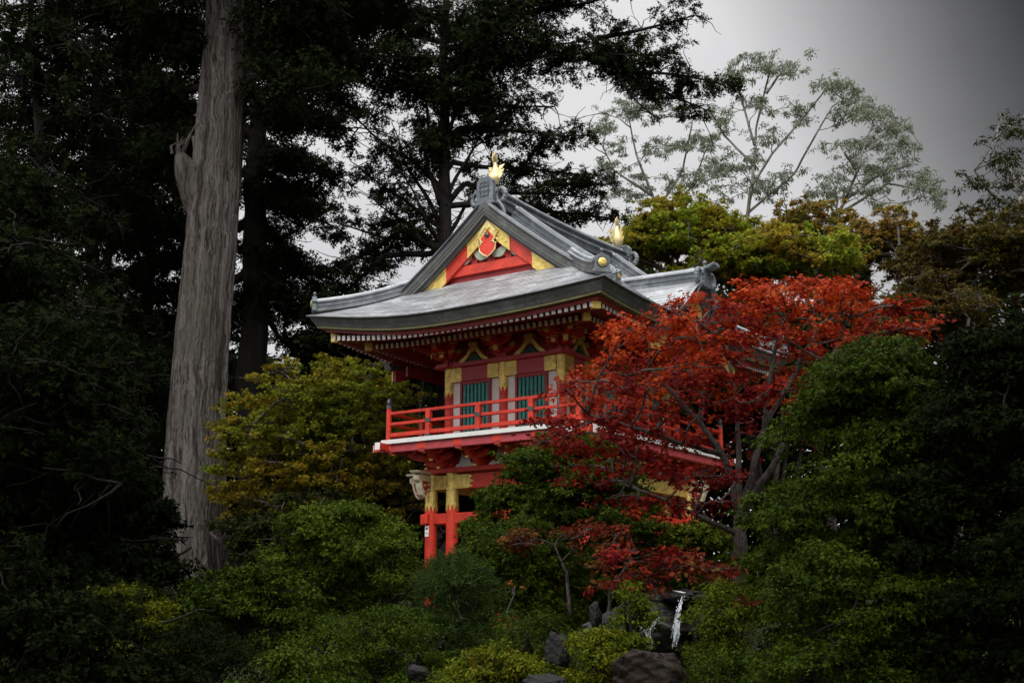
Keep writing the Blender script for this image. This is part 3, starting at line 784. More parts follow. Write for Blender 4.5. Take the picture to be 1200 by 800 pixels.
for sy in (-1, 1):
    for x in (-.55, .55): low_bracket(x, sy * HY, 0, sy)
for sx in (-1, 1):
    for y in (-1.3, 0, 1.3): low_bracket(sx * HX, y, sx, 0)
mb = MB()
mb.box((0, 0, 3.68), (2 * HX - .06, 2 * HY - .06, .62)); mb.build('bracket_back_wall', M['red_dark'], gate)
for sy in (-1, 1):       # wavy-topped white plaster panels between the brackets
    for x, w in ((-1.1, .30), (0, .42), (1.1, .30)):
        mb = MB(); mb.prism([(-w, 0), (-w * .82, .07), (-w * .55, .10), (-w * .42, .22), (-w * .36, .38), (w * .36, .38), (w * .42, .22), (w * .55, .10), (w * .82, .07), (w, 0)], (x, sy * (HY + .02), 3.47), (1, 0, 0), (0, 0, 1), .05)
        mb.build('plaster_panel', M['white'], gate)
for sx in (-1, 1):
    for y in (-2.0, -.65, .65, 2.0):
        w = .36; mb = MB(); mb.prism([(-w, 0), (-w * .82, .07), (-w * .55, .10), (-w * .42, .22), (-w * .36, .38), (w * .36, .38), (w * .42, .22), (w * .55, .10), (w * .82, .07), (w, 0)], (sx * (HX + .02), y, 3.47), (0, 1, 0), (0, 0, 1), .05)
        mb.build('plaster_panel', M['white'], gate)
# lower storey -------------------------------------------------------------
mb = MB()
for sy in (-1, 1): mb.box((0, sy * HY, 3.40), (4.7, .36, .12))
for sx in (-1, 1): mb.box((sx * 1.83, 0, 3.397), (.5, 2 * HY + .38, .115))
mb.build('lower_plate', M['red'], gate, bevel=.01)
LC = [-2.14, -1.50, 1.50, 2.14]
for y in (-HY, 0, HY):
    for x in LC:
        mb = MB(); mb.lathe((x, y, 0), [(.20, -.02), (.20, .10), (.15, .14), (.147, .2), (.147, 3.34)], 20)
        c = mb.build('lower_column', M['red'], gate)
        mb = MB(); top = 3.335
        mb.lathe((x, y, 0), [(.152, 2.56), (.158, 2.57), (.158, 2.62), (.153, 2.63), (.153, 2.92), (.160, 2.93), (.160, 2.99), (.153, 3.0), (.153, top)], 20)
        for k in range(10):
            t = 2 * math.pi * k / 10; mb.prism([(-.045, .02), (.045, .02), (0, -.13)], (x + .153 * math.cos(t), y + .153 * math.sin(t), 2.56), (-math.sin(t), math.cos(t), 0), (0, 0, 1), .01)
        mb.build('gilt_collar', M['gold'], c)
for y in (-HY, 0, HY):
    mb = MB(); mb.box((0, y, 3.12), (4.3, .15, .34)); hb = mb.build('lower_head_beam', M['red'], gate, bevel=.008)
    for sx in (-1, 1):
        mb = MB()
        for s2 in (-1, 1):
            pl = [(-.30, -.165), (-.30, .165), (.50, .165), (.66, .12), (.55, .06), (.70, 0), (.55, -.06), (.66, -.12), (.50, -.165)]
            mb.prism([(sx * (-1.50) * -1 + -sx * (a - .0), b_) for a, b_ in pl], (0, y + s2 * .083, 3.12), (1, 0, 0), (0, 0, 1), .016)
            mb.box((sx * 1.82, y + s2 * .084, 3.12), (.40, .018, .335))
            for zz in (3.0, 3.24): mb.box((sx * 1.55, y + s2 * .098, zz), (.9, .012, .02))
        mb.build('gilt_mount', M['gold'], hb)
    mb = MB(); mb.box((0, y, 2.26), (4.86, .13, .25)); mb.build('tie_beam', M['red'], gate, bevel=.01)
for sx in (-1, 1):
    mb = MB(); mb.box((sx * 2.14, 0, 3.122), (.15, 2 * HY, .33)); mb.build('side_beam', M['gold'], gate, bevel=.008)
    mb = MB(); mb.box((sx * 2.14, 0, 2.262), (.13, 2 * HY + .5, .24)); mb.build('tie_beam', M['red'], gate, bevel=.01)
    for y in (-HY, HY):
        # carved beam nose
        sy = math.copysign(1, y)
        for (o, ax) in (((sx * 2.26, y, 3.10), (sx, 0, 0)), ((sx * 2.14, y + sy * .12, 3.10), (0, sy, 0))):
            mb = MB()
            mb.prism([(0, -.16), (0, .20), (.40, .22), (.52, .17), (.50, .06), (.43, .02), (.40, -.10), (.32, -.28), (.22, -.36), (.15, -.30), (.13, -.18)], o, ax, (0, 0, 1), .18, 0)
            ns = mb.build('beam_nose', M['cream'], gate, bevel=.02)
            mb = MB(); mb.prism([(.06, -.11), (.06, .04), (.36, .06), (.33, -.08), (.27, -.24), (.21, -.29), (.18, -.13)], o, ax, (0, 0, 1), .196, 0); mb.build('nose_inlay', M['red_dark'], ns)
            mb = MB()
            for q in ((.12, -.02), (.26, -.05), (.28, -.2)):
                mb.prism([(q[0] + .05 * math.cos(t), q[1] + .035 * math.sin(t)) for t in lin(0, 2 * math.pi, 9)[:-1]], o, ax, (0, 0, 1), .206, 0)
            mb.prism([(-.02, .215), (.56, .23), (.60, .29), (-.02, .28)], o, ax, (0, 0, 1), .26, 0)
            mb.build('nose_moulding', M['cream'], ns, bevel=.01)
for sx in (-1, 1):
    mb = MB(); mb.box((sx * 1.50, 1.32, 1.2), (.08, 2.3, 2.1)); mb.build('side_wall', M['red_dark'], gate)
mb = MB(); mb.box((0, 0, -.06), (5.6, 6.6, .24)); mb.build('stone_base', paint_mat('granite', (.22, .21, .2), .8), gate, bevel=.02)
# small white notice on the left pillar
nl = Vector(gate_origin) + Vector(ex) * (-2.14 - .0) + Vector(ey) * (-HY - .155)
nt_ = MB(); nt_.box((0, 0, 0), (.11, .012, .26), 0); nt_.box((0, -.008, .06), (.06, .004, .05), 1); nt_.box((0, -.008, -.05), (.07, .004, .015), 1)
no = nt_.build('notice', [M['white'], M['iron']]); no.location = nl + Vector((0, 0, 1.97)) - Vector(ey) * .003; no.rotation_euler = (0, 0, -R(34.1))
tag(no, 'small white notice fixed to the outer red pillar of the gate', 'notice')
# ================================================================== PLANTS
def unit(v): return v / np.maximum(1e-9, np.linalg.norm(v, axis=1, keepdims=True))
SHAPES = {
 'leaf': (np.array([(0, 0), (.5, .30), (1, 0), (.5, -.30)], float), .12),
 'blade': (np.array([(0, 0), (.45, .13), (1, 0), (.45, -.13)], float), .10),
 'needle': (np.array([(0, .05), (1, 0), (0, -.05)], float), 0),
 'star': (np.array([(0, -.06), (.12, .42), (.30, .18), (.62, .46), (.56, .13), (1.0, 0), (.56, -.13), (.62, -.46), (.30, -.18), (.12, -.42)], float), .10),
 'oval': (np.array([(0, 0), (.25, .24), (.65, .26), (1, 0), (.65, -.26), (.25, -.24)], float), .14),
}
SHAPES['frond'] = (np.array([(0, 0), (.30, .30), (.48, .09), (1, 0), (.48, -.09), (.30, -.30)], float), .12)
# a flat spray of conifer twigs: a feather of narrow lobes
def _spray():
    p = [(0, .03)]
    for i in range(2):
        x = .14 + .36 * i; p += [(x, .05), (x + .26, .36 - .10 * i), (x + .2, .05)]
    p += [(1, 0)]
    q = [(x, -y) for x, y in reversed(p[:-1])]
    return np.array(p + q, float)
SHAPES['spray'] = (_spray(), .05)

gate_inv = None
def keep_out(P):
    """true where a leaf would sit inside the gate"""
    q = P - np.array(gate_origin)
    x = q @ ex; y = q @ ey; z = P[:, 2]
    low = (np.abs(x) < 2.35) & (np.abs(y) < 2.9) & (z < 4.2)
    mid = (np.abs(x) < BX + .25) & (np.abs(y) < BY + .25) & (z > 3.3) & (z < 5.2)
    top = (np.abs(x) < EXX + .25) & (np.abs(y) < EYY + .25) & (z > 5.0) & (z < 8.6)
    top &= z > 5.0
    return low | mid | top
def leaf_mesh(name, P, Nn, Dd, S, shape, mat, parent, curl=True):
    tpl, cup = SHAPES[shape]; K = len(tpl); n = len(P)
    X = unit(Dd - (Dd * Nn).sum(1, keepdims=True) * Nn); Y = np.cross(Nn, X)
    V = P[:, None, :] + S[:, None, None] * (tpl[None, :, 0, None] * X[:, None, :] + tpl[None, :, 1, None] * Y[:, None, :]
        - (cup * (tpl[None, :, 0, None] ** 2) * 1.6 - cup * 1.2 * np.abs(tpl[None, :, 1, None])) * Nn[:, None, :])
    V = V.reshape(-1, 3).astype(np.float32)
    me = bpy.data.meshes.new(name)
    me.vertices.add(n * K); me.loops.add(n * K); me.polygons.add(n)
    me.vertices.foreach_set('co', V.ravel())
    me.loops.foreach_set('vertex_index', np.arange(n * K, dtype=np.int32))
    me.polygons.foreach_set('loop_start', np.arange(0, n * K, K, dtype=np.int32))
    me.materials.append(mat); me.update(calc_edges=True)
    o = bpy.data.objects.new(name, me); COL.objects.link(o)
    if parent is not None:
        o.parent = parent; o.location = (0, 0, 0)
    return o
def pad_points(rng, pads, dens, per=26, sig=.13, shell=.45, low=.25, updir=.7, rnd=.55, aniso=(1, 1, .6)):
    """leaves in twig clusters in the outer layer of each ellipsoid; pads: (cx,cy,cz,rx,ry,rz). dens: leaves per m2 of pad plan"""
    Ps, Ns, Ds = [], [], []
    for cx, cy, cz, rx, ry, rz in pads:
        area = math.pi * (rx * ry + rx * rz + ry * rz) / 2.2
        n = int(dens * area)
        if n < 4: continue
        m = max(3, n // per)
        d = rng.normal(size=(m, 3)); d = unit(d)
        fl = (d[:, 2] < 0) & (rng.random(m) > low); d[fl, 2] *= -1
        rr = 1 - shell * rng.random(m) ** 1.4
        # lumpy outline
        rr *= 1 + .16 * np.sin(d[:, 0] * 5 + cx * 3) * np.sin(d[:, 1] * 6 + cy) + .1 * rng.normal(size=m)
        rr[rng.random(m) < .05] *= 1.28
        c = np.array([cx, cy, cz]) + d * np.array([rx, ry, rz]) * rr[:, None]
        idx = rng.integers(0, m, n)
        s_ = sig * min(1.4, max(.45, (rx + ry) / 2))
        p = c[idx] + rng.normal(size=(n, 3)) * s_ * np.array(aniso)
        nn = unit(d[idx] * .6 + np.array([0, 0, updir]) + rng.normal(size=(n, 3)) * rnd)
        dd = unit(d[idx] * np.array([1, 1, .3]) + rng.normal(size=(n, 3)) * .6 + np.array([0, 0, -.15]))
        Ps.append(p); Ns.append(nn); Ds.append(dd)
    return np.concatenate(Ps), np.concatenate(Ns), np.concatenate(Ds)
def crown(name, pads, dens, size, shape, mat, parent, base, seed=0, droop=0.0, **kw):
    rng = np.random.default_rng(seed)
    P, Nn, Dd = pad_points(rng, pads, dens, **kw)
    if droop: Dd = unit(Dd + np.array([0, 0, -droop]))
    k = ~keep_out(P); P, Nn, Dd = P[k], Nn[k], Dd[k]
    S = size * rng.uniform(.5, 1.45, len(P))
    return leaf_mesh(name, P - np.array(base), Nn, Dd, S, shape, mat, parent)
def wob(a, b, n, amp, rng, sag=0.0):
    a, b = np.array(a, float), np.array(b, float); pts = []
    L_ = np.linalg.norm(b - a); ph = rng.random(6) * 6.28
    for i in range(n):
        t = i / (n - 1); w = math.sin(math.pi * t) * amp * L_
        q = a + (b - a) * t + np.array([math.sin(t * 5 + ph[0]), math.sin(t * 4 + ph[1]), .6 * math.sin(t * 6 + ph[2])]) * w
        q[2] += sag * L_ * math.sin(math.pi * t); pts.append(q)
    return pts
def limb(mb, a, b, r0, r1, rng, n=7, amp=.05, sag=0, sides=7):
    p = wob(a, b, n, amp, rng, sag)
    mb.tube(p, [r0 + (r1 - r0) * (i / (n - 1)) ** .8 for i in range(n)], sides, 0)
    return p
def shift(mb, base):
    mb.v = [(x - base[0], y - base[1], z - base[2]) for x, y, z in mb.v]; return mb
def nearest(pts, q, up=0.0):
    best = None
    for p in pts:
        d = np.linalg.norm((p - q)) + (1.2 * max(0, p[2] - q[2] + up))
        if best is None or d < best[0]: best = (d, p)
    return best[1]
def tree(name, label, cat, base, pads, bark, mat, dens, size, shape, trunk, seed=1, tr=.12, group=None, twig=.016, extra=None, leafkw={}, limb_r=.4, every=1, droop=0.0, mat2=None, split=None):
    if len(pads) > 180: every = max(every, len(pads) // 130)
    """trunk: list of world points (with base first); limbs grow from it to every pad"""
    rng = np.random.default_rng(seed); base = np.array(base, float)
    root = empty(name, base, label, cat, 0, group)
    mb = MB(); skel = []
    for path, r0, r1 in trunk:
        path = [np.array(p, float) for p in path]
        fine = []
        for i in range(len(path) - 1):
            for t in lin(0, 1, 6)[:-1]: fine.append(path[i] + (path[i + 1] - path[i]) * t)
        fine.append(path[-1]); n = len(fine)
        fine = [f + rng.normal(size=3) * r0 * .12 * (0 if i == 0 else 1) for i, f in enumerate(fine)]
        mb.tube(fine, [r0 + (r1 - r0) * (i / (n - 1)) ** .85 for i in range(n)], 10)
        skel += fine[2:] if len(fine) > 4 else fine
    for i, p in enumerate(pads):
        if i % every: continue
        c = np.array(p[:3]); rad = max(p[3:5])
        a = nearest(skel, c, .15)
        r0 = max(twig * 1.3, min(tr * limb_r, tr * limb_r * .5 + .012 * np.linalg.norm(c - a)))
        q = limb(mb, a, c, r0, twig, rng, 7, .06, .04)
        for j in range(3):
            e = c + rng.normal(size=3) * np.array([rad * .6, rad * .6, p[5] * .4])
            limb(mb, q[4 + j % 2], e, twig * 1.1, twig * .45, rng, 5, .08, .02, 5)
        skel += q[3:]
    if keep_out(np.array([base])).any(): pass
    shift(mb, base).build('trunk', bark, root, smooth=True)
    if split:
        crown('crown', [p for p in pads if split(p)], dens, size, shape, mat2, root, base, seed + 1, droop=droop, **leafkw)
        pads = [p for p in pads if not split(p)]
    crown('crown', pads, dens, size, shape, mat, root, base, seed, droop=droop, **leafkw)
    return root
def blob_pads(rng, c, r, n, pr, flat=.4, cut=-.35, shell=.5):
    """n flattened pads spread over an ellipsoid crown"""
    out = []
    for i in range(n):
        d = rng.normal(size=3); d /= np.linalg.norm(d)
        if d[2] < cut: d[2] *= -.6
        d *= (1 - shell * rng.random())
        k = pr * rng.uniform(.65, 1.25)
        out.append((c[0] + d[0] * r[0], c[1] + d[1] * r[1], c[2] + d[2] * r[2], k, k, k * flat * rng.uniform(.8, 1.2)))
    return out
def dome_pads(rng, c, r, z0, n, pr, flat):
    """pads over a full-bodied shrub from the ground up, a quarter of them inside"""
    out = []; top = c[2] + r[2]
    for i in range(n):
        h = 1 - rng.random() ** 1.15; a = rng.random() * 6.283
        pf = math.sqrt(max(0.02, 1 - (max(0, (h - .3) / .7)) ** 2)) * (.82 + .18 * min(1, h / .3))
        q = 1 - .2 * rng.random() if rng.random() > .28 else rng.uniform(.1, .75)
        lump = 1 + .13 * math.sin(a * 3 + c[0] * 5) * math.sin(h * 7 + c[1])
        k = pr * rng.uniform(.65, 1.3)
        out.append((c[0] + math.cos(a) * pf * q * r[0] * lump, c[1] + math.sin(a) * pf * q * r[1] * lump, z0 + (top - z0) * h * (.97 + .06 * rng.random()) - k * flat * .6, k, k, k * flat * rng.uniform(.8, 1.25)))
    return out
FOL = {}
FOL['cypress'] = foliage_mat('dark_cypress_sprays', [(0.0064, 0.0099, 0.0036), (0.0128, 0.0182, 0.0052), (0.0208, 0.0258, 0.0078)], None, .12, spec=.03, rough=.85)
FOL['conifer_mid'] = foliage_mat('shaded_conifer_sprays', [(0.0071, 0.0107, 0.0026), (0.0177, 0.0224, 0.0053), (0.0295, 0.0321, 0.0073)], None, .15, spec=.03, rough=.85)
FOL['maple_dusk'] = foliage_mat('dull_olive_brown_maple', [(.035, .035, .006), (.06, .052, .008), (.085, .06, .010)], [(.075, .032, .008), (.06, .035, .008), (.04, .04, .008)], .25, .6, seed=9)
FOL['gum'] = foliage_mat('gum_leaves', [(0.0809, 0.1079, 0.0674), (0.1438, 0.1708, 0.1079), (0.2068, 0.2248, 0.1528)], None, .35, rough=.4, spec=.4)
FOL['maple_green'] = foliage_mat('turning_green_maple', [(0.1013, 0.1811, 0.0126), (0.1755, 0.2363, 0.0158), (0.2565, 0.2599, 0.0189)], [(0.2565, 0.1575, 0.0126), (0.2970, 0.2048, 0.0189), (0.2025, 0.2048, 0.0210)], .35, .55, seed=3)
FOL['maple_left'] = foliage_mat('olive_gold_maple', [(0.0713, 0.1092, 0.0092), (0.1207, 0.1495, 0.0115), (0.1725, 0.1725, 0.0138)], [(0.2185, 0.1150, 0.0115), (0.2070, 0.1495, 0.0138), (0.1380, 0.1380, 0.0115)], .3, .5, seed=1)
FOL['maple_ochre'] = foliage_mat('ochre_maple', [(0.1238, 0.1375, 0.0175), (0.2025, 0.1650, 0.0225), (0.2475, 0.1513, 0.0200)], [(0.2250, 0.0963, 0.0175), (0.1800, 0.0825, 0.0175), (0.1463, 0.1238, 0.0175)], .35, .8, seed=6)
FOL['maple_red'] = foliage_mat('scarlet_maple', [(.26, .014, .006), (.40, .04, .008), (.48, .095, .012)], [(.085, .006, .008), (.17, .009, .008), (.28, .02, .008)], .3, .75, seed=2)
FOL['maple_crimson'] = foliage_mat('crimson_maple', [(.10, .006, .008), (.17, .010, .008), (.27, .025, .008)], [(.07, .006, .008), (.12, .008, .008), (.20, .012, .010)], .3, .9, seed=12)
FOL['maple_wine'] = foliage_mat('wine_red_maple', [(.13, .008, .012), (.22, .012, .012), (.30, .03, .014)], [(.09, .02, .012), (.16, .05, .014), (.12, .09, .02)], .3, 1.2, seed=4)
FOL['shrub'] = foliage_mat('clipped_green_shrub', [(0.0296, 0.0524, 0.0032), (0.0542, 0.0858, 0.0047), (0.0936, 0.1219, 0.0072)], [(0.0217, 0.0379, 0.0032), (0.0394, 0.0632, 0.0040), (0.0591, 0.0812, 0.0056)], .22, 1.4, seed=5)
FOL['cloud'] = foliage_mat('cloud_pruned_cypress', [(0.0182, 0.0370, 0.0024), (0.0373, 0.0628, 0.0036), (0.0706, 0.0924, 0.0054)], [(0.0124, 0.0236, 0.0018), (0.0233, 0.0407, 0.0024), (0.0373, 0.0555, 0.0030)], .2, 1.3, seed=7)
FOL['pine'] = foliage_mat('green_pine_needles', [(0.0173, 0.0342, 0.0072), (0.0315, 0.0534, 0.0108), (0.0473, 0.0713, 0.0132)], None, .2)
FOL['azalea'] = foliage_mat('yellow_green_azalea', [(0.0540, 0.0788, 0.0036), (0.0990, 0.1205, 0.0045), (0.1440, 0.1530, 0.0063)], [(0.0360, 0.0603, 0.0036), (0.0630, 0.0834, 0.0045), (0.1530, 0.1020, 0.0054)], .25, 1.6, seed=8)
FOL['moss'] = foliage_mat('moss_fronds', [(0.0360, 0.0600, 0.0032), (0.0640, 0.0880, 0.0048), (0.0960, 0.1120, 0.0064)], None, .2)
FOL['deep'] = foliage_mat('deep_shade_leaves', [(0.0040, 0.0072, 0.0017), (0.0071, 0.0115, 0.0022), (0.0111, 0.0163, 0.0028)], None, .12, spec=.03, rough=.85)  # shade put into the leaf colour, darkened for the sides of the view

# ---- great cypress with the bare fluted trunk ------------------------------
rng = np.random.default_rng(11)
TY = 36.0
b0 = at(226, 712, TY); b0[2] = gz(b0[0], TY) - .1
big = empty('cypress_tree', b0, 'huge old cypress with pale fluted bare trunk and broken side stub, left of the gate', 'tree')
ctr = [b0, at(227, 600, TY), at(231, 480, TY), at(238, 380, TY), at(248, 280, TY), at(258, 160, TY), at(266, 60, TY), at(272, -40, TY), at(277, -170, TY), at(280, -330, TY)]
wid = [1.10, .98, .87, .83, .80, .75, .72, .68, .57, .35]
zs = np.array([c[2] for c in ctr]); NZ, NT = 330, 180
V = []; Z = np.linspace(zs[0], zs[-1], NZ)
cx_ = np.interp(Z, zs, [c[0] for c in ctr]); cy_ = np.interp(Z, zs, [c[1] for c in ctr]); rr_ = np.interp(Z, zs, wid)
th = np.linspace(0, 2 * np.pi, NT, endpoint=False)
def n1(x, seed):      # periodic-ish smooth noise
    r_ = np.random.default_rng(seed); out = 0
    for k in range(5):
        f = r_.integers(2, 7) ; out = out + np.sin(x * f + r_.random() * 6.28) / (k + 1.5)
    return out
disp = np.zeros((NZ, NT))
for zi in range(NZ):
    z = Z[zi]; tw = th + .035 * z + .10 * math.sin(z * .45)
    flute = .050 * n1(tw, 3) + .022 * np.sin(tw * 13 + 1.6 * math.sin(z * .35) + .7 * n1(tw, 5))
    ridge = .030 * np.abs(np.sin(tw * 23 + .9 * math.sin(z * .8 + 2 * np.cos(th).mean()) + .8 * n1(tw + .02 * z, 8)))
    ridge += .022 * np.abs(np.sin(tw * 41 + 1.1 * np.sin(z * 1.4 + th * 3) + n1(tw - .05 * z, 9)))
    disp[zi] = flute - ridge
for zi in range(NZ):
    butt = 1 + .35 * math.exp(-(Z[zi] - Z[0]) / 1.2) * (1 + .35 * np.sin(th * 5))
    r = rr_[zi] * butt * (1 + disp[zi] * 1.0) + .0
    # knots
    for (kx, kz, ks, kh) in ((-1.25, .62, .35, .16), (-1.0, .53, .30, .13), (-2.3, .45, .4, .12), (-1.9, .73, .3, .12)):
        zz = zs[0] + kz * (zs[-1] - zs[0])
        dt = (th - (kx % (2 * math.pi)) + np.pi) % (2 * np.pi) - np.pi
        g = np.exp(-((dt * .7 / ks) ** 2 + ((Z[zi] - zz) / ks) ** 2) * 3); r = r + kh * g - .20 * kh / .14 * np.exp(-((dt * .7 / ks) ** 2 + ((Z[zi] - zz) / ks) ** 2) * 16)
    V += list(zip(cx_[zi] + r * np.cos(th) - b0[0], cy_[zi] + r * np.sin(th) - b0[1], np.full(NT, Z[zi] - b0[2])))
Fc = []
for i in range(NZ - 1):
    for j in range(NT):
        k = (j + 1) % NT; Fc.append((i * NT + j, i * NT + k, (i + 1) * NT + k, (i + 1) * NT + j))
link_mesh('trunk', V, Fc, M['bark_pale'], big, True)
mb = MB()       # torn stub on the left, with a splintered end
s0, s1 = at(240, 262, TY), at(207, 172, TY - .3)
mb.tube([at(246, 268, TY), at(232, 232, TY - .1), at(220, 200, TY - .2), at(210, 181, TY - .3)], [.50, .50, .42, .16], 14)
mb.tube([at(243, 215, TY - .1), at(236, 185, TY - .2), at(226, 160, TY - .25)], [.34, .22, .05], 10)
for k in range(8):
    q = s1 + rng.normal(size=3) * np.array([.08, .08, .04]); mb.tube([q + np.array([.05, 0, -.25]), q, q + np.array([rng.uniform(-.02, .25), rng.uniform(-.1, .1), rng.uniform(.15, .45)])], [.06, .05, .008], 5)
mb.tube([at(214, 178, TY - .2), at(222, 160, TY - .25), at(229, 146, TY - .3)], [.08, .05, .01], 6)
shift(mb, b0).build('broken_stub', M['bark_pale'], big, smooth=False)
def boughs(list_, Y, seed, spread, step=.55, pr=(.55, .95), rise=.0):
    """list of ((px,py),(px,py), width_px_start, depth offset): foliage pads along each bough"""
    rg = np.random.default_rng(seed); pads = []; segs = []
    for (x0, y0), (x1, y1), wd, dy in list_:
        a, b = at(x0, y0, Y), at(x1, y1, Y + dy); L_ = np.linalg.norm(b - a); n = max(3, int(L_ / step))
        segs.append((a, b))
        if wd < .05: continue       # a bare limb
        for i in range(n):
            t = (i + .6) / n
            if t < .12: continue
            for _ in range(2):
                q = a + (b - a) * t + rg.normal(size=3) * np.array([.25, 1.0, .0]) * spread * (1.1 - .5 * t)
                q[2] += rg.normal() * .25 * wd - .10 * wd + .10 * math.sin(math.pi * t) * L_ * rise
                k = rg.uniform(*pr) * (1.05 - .5 * t) * wd
                pads.append((q[0], q[1], q[2], k * 1.15, k * 1.15, k * .42))
    return pads, segs
def bough_tree(root, list_, Y, seed, mat, dens, size, bark, trunk_pts, spread=.7, hang=.35, r0=.16, base=None, **kw):
    rg = np.random.default_rng(seed + 50)
    pads, segs = boughs(list_, Y, seed, spread, **kw); mb = MB()
    for a, b in segs:
        st = nearest(trunk_pts, a, .2) if np.linalg.norm(nearest(trunk_pts, a) - a) < 3.0 else a
        if np.linalg.norm(st - a) > .3: limb(mb, st, a, r0, r0 * .9, rg, 4, .03)
        p = limb(mb, a, b, r0 * .9, .02, rg, 12, .03, -.02)
        for k in range(2, 12):
            for _ in range(3):
                e = p[k] + rg.normal(size=3) * np.array([.6, .9, .35]) + np.array([0, 0, -.12])
                limb(mb, p[k], e, .028, .008, rg, 5, .08, .03, 4)
    shift(mb, base).build('limbs', bark, root, smooth=True)
    crown('crown', pads, dens, size, 'spray', mat, root, base, seed, droop=hang, low=.5, sig=.16, rnd=.7, per=16, aniso=(1, 1, .8))
tp = [np.array(c) for c in ctr]
tp = [tp[i] + (tp[i + 1] - tp[i]) * t for i in range(len(tp) - 1) for t in (0, .25, .5, .75)]
bough_tree(big, [((285, 45), (400, 12), 1.2, -2), ((300, 60), (430, 45), 1.1, 1), ((290, 20), (480, -10), 1.2, -1), ((285, 90), (400, 95), 1.0, -3), ((280, -30), (470, -60), 1.3, 2),
    ((280, -60), (560, -50), 1.3, -2), ((285, -20), (560, 25), 1.1, 2), ((255, 60), (150, 30), 1.2, 3), ((250, 30), (60, -10), 1.3, 4), ((250, 100), (150, 120), 1.0, 2),
    ((265, -60), (100, -70), 1.4, 4), ((270, -120), (120, -160), 1.5, -6), ((285, -120), (450, -150), 1.5, -6), ((250, 150), (150, 200), .9, 3), ((280, -160), (300, -260), 1.6, -7), ((290, 130), (420, 150), .9, 3),
    ((260, -140), (40, -120), 1.5, -8), ((270, -200), (330, -240), 1.6, 5)], TY, 21, FOL['cypress'], 210, .21, M['bark_dark'], tp, .8, base=b0)

# ---- dark trunk just behind it, and the conifer behind the gate ---------------
def plain_conifer(label, px, py_base, py_top, Y, rad, blist, seed, dens, size, mat, group=None, lean=0, spread=.7, name='conifer_tree', hang=.3, **kw):
    b = at(px, py_base, Y); b[2] = gz(b[0], Y) - .1
    root = empty(name, b, label, 'tree', 0, group); rg = np.random.default_rng(seed)
    top = at(px + lean, py_top, Y); mid = at(px + lean * .4, (py_base + py_top) / 2, Y)
    pts = [b + (mid - b) * t for t in lin(0, 1, 9)[:-1]] + [mid + (top - mid) * t for t in lin(0, 1, 12)]
    pts = [p + rg.normal(size=3) * rad * .18 for p in pts]; pts[0] = b
    mb = MB(); mb.tube(pts, [rad * (1.25 if i == 0 else 1) * (1 - .93 * i / len(pts)) for i in range(len(pts))], 14)
    shift(mb, b).build('trunk', M['bark_dark'], root, smooth=True)
    bough_tree(root, blist, Y, seed, mat, dens, size, M['bark_dark'], pts, spread, base=b, hang=hang, r0=rad * .32, **kw)
    return root
plain_conifer('dark-barked conifer standing close behind the pale cypress trunk', 300, 700, -120, 43, .68,
    [((310, 120), (400, 150), 1.0, 0), ((310, 170), (410, 215), 1.0, 2), ((305, 220), (400, 270), 1.0, -1), ((305, 260), (380, 330), 1.0, 1), ((300, 80), (440, 70), 1.1, 2), ((300, 300), (370, 380), .9, 0),
     ((300, 30), (430, 20), 1.2, 3), ((290, 200), (160, 250), 1.0, 1), ((290, 150), (190, 160), 1.0, 2), ((290, 260), (150, 320), 1.0, 2), ((290, 320), (160, 390), 1.0, 1), ((300, 350), (350, 420), .8, 1), ((300, 0), (200, -20), 1.2, 2),
     ((305, 230), (340, 240), 1.2, 2), ((305, 300), (330, 310), 1.2, 2), ((300, 140), (350, 120), 1.2, 1), ((305, 200), (380, 235), 1.2, 3), ((305, 290), (390, 345), 1.2, 2), ((305, 330), (395, 385), 1.1, 1), ((305, 180), (370, 190), 1.1, -2), ((290, 350), (230, 400), 1.1, 2)], 31, 190, .22, FOL['cypress'])
plain_conifer('tall spreading cypress behind the gate, its boughs reaching over the roof', 517, 640, -160, 46, .40,
    [((530, 70), (700, 45), 1.1, -2), ((545, 70), (790, 62), 1.0, -3), ((700, 45), (815, 18), .85, -2), ((690, 70), (858, 100), .95, -4), ((730, 85), (826, 128), .75, -3), ((690, 40), (770, 140), .35, -3),
     ((535, 120), (650, 125), 1.0, 0), ((540, 150), (690, 158), .9, -1), ((530, 190), (700, 205), .8, 1), ((545, 215), (690, 232), .8, 2), ((600, 235), (735, 258), .8, 3), ((640, 215), (720, 215), .7, 2),
     ((512, 215), (410, 130), 1.0, 0), ((514, 265), (420, 195), .9, 2), ((514, 290), (440, 235), .6, 0), ((512, 285), (395, 262), .9, 2), ((470, 270), (380, 320), .9, 3), ((450, 300), (380, 360), .9, 1),
     ((514, 262), (462, 150), .01, 1), ((518, 250), (572, 130), .01, 0), ((516, 285), (470, 200), .01, -1), ((520, 280), (580, 200), .01, 1), ((516, 240), (490, 140), .01, -1), ((520, 200), (480, 60), 1.2, 2), ((520, 180), (560, 40), 1.2, -1), ((420, 130), (350, 90), 1.1, 2), ((430, 60), (350, 40), 1.2, 0), ((480, 40), (400, 90), 1.1, 3),
     ((530, 30), (640, 0), 1.3, -1), ((525, -10), (700, -30), 1.4, -2), ((510, 20), (410, 0), 1.4, 0), ((515, 70), (420, 60), 1.2, -2), ((520, 100), (600, 95), 1.2, 2), ((520, -40), (620, -80), 1.4, 0), ((520, 60), (640, 20), 1.3, -2), ((510, 110), (440, 100), 1.2, 2),
     ((600, 20), (740, -15), .9, -2), ((600, 130), (560, 170), .8, 1), ((640, 160), (600, 215), .7, 2), ((560, 60), (560, 130), 1.0, 1)], 41, 150, .22, FOL['cypress'], lean=8)
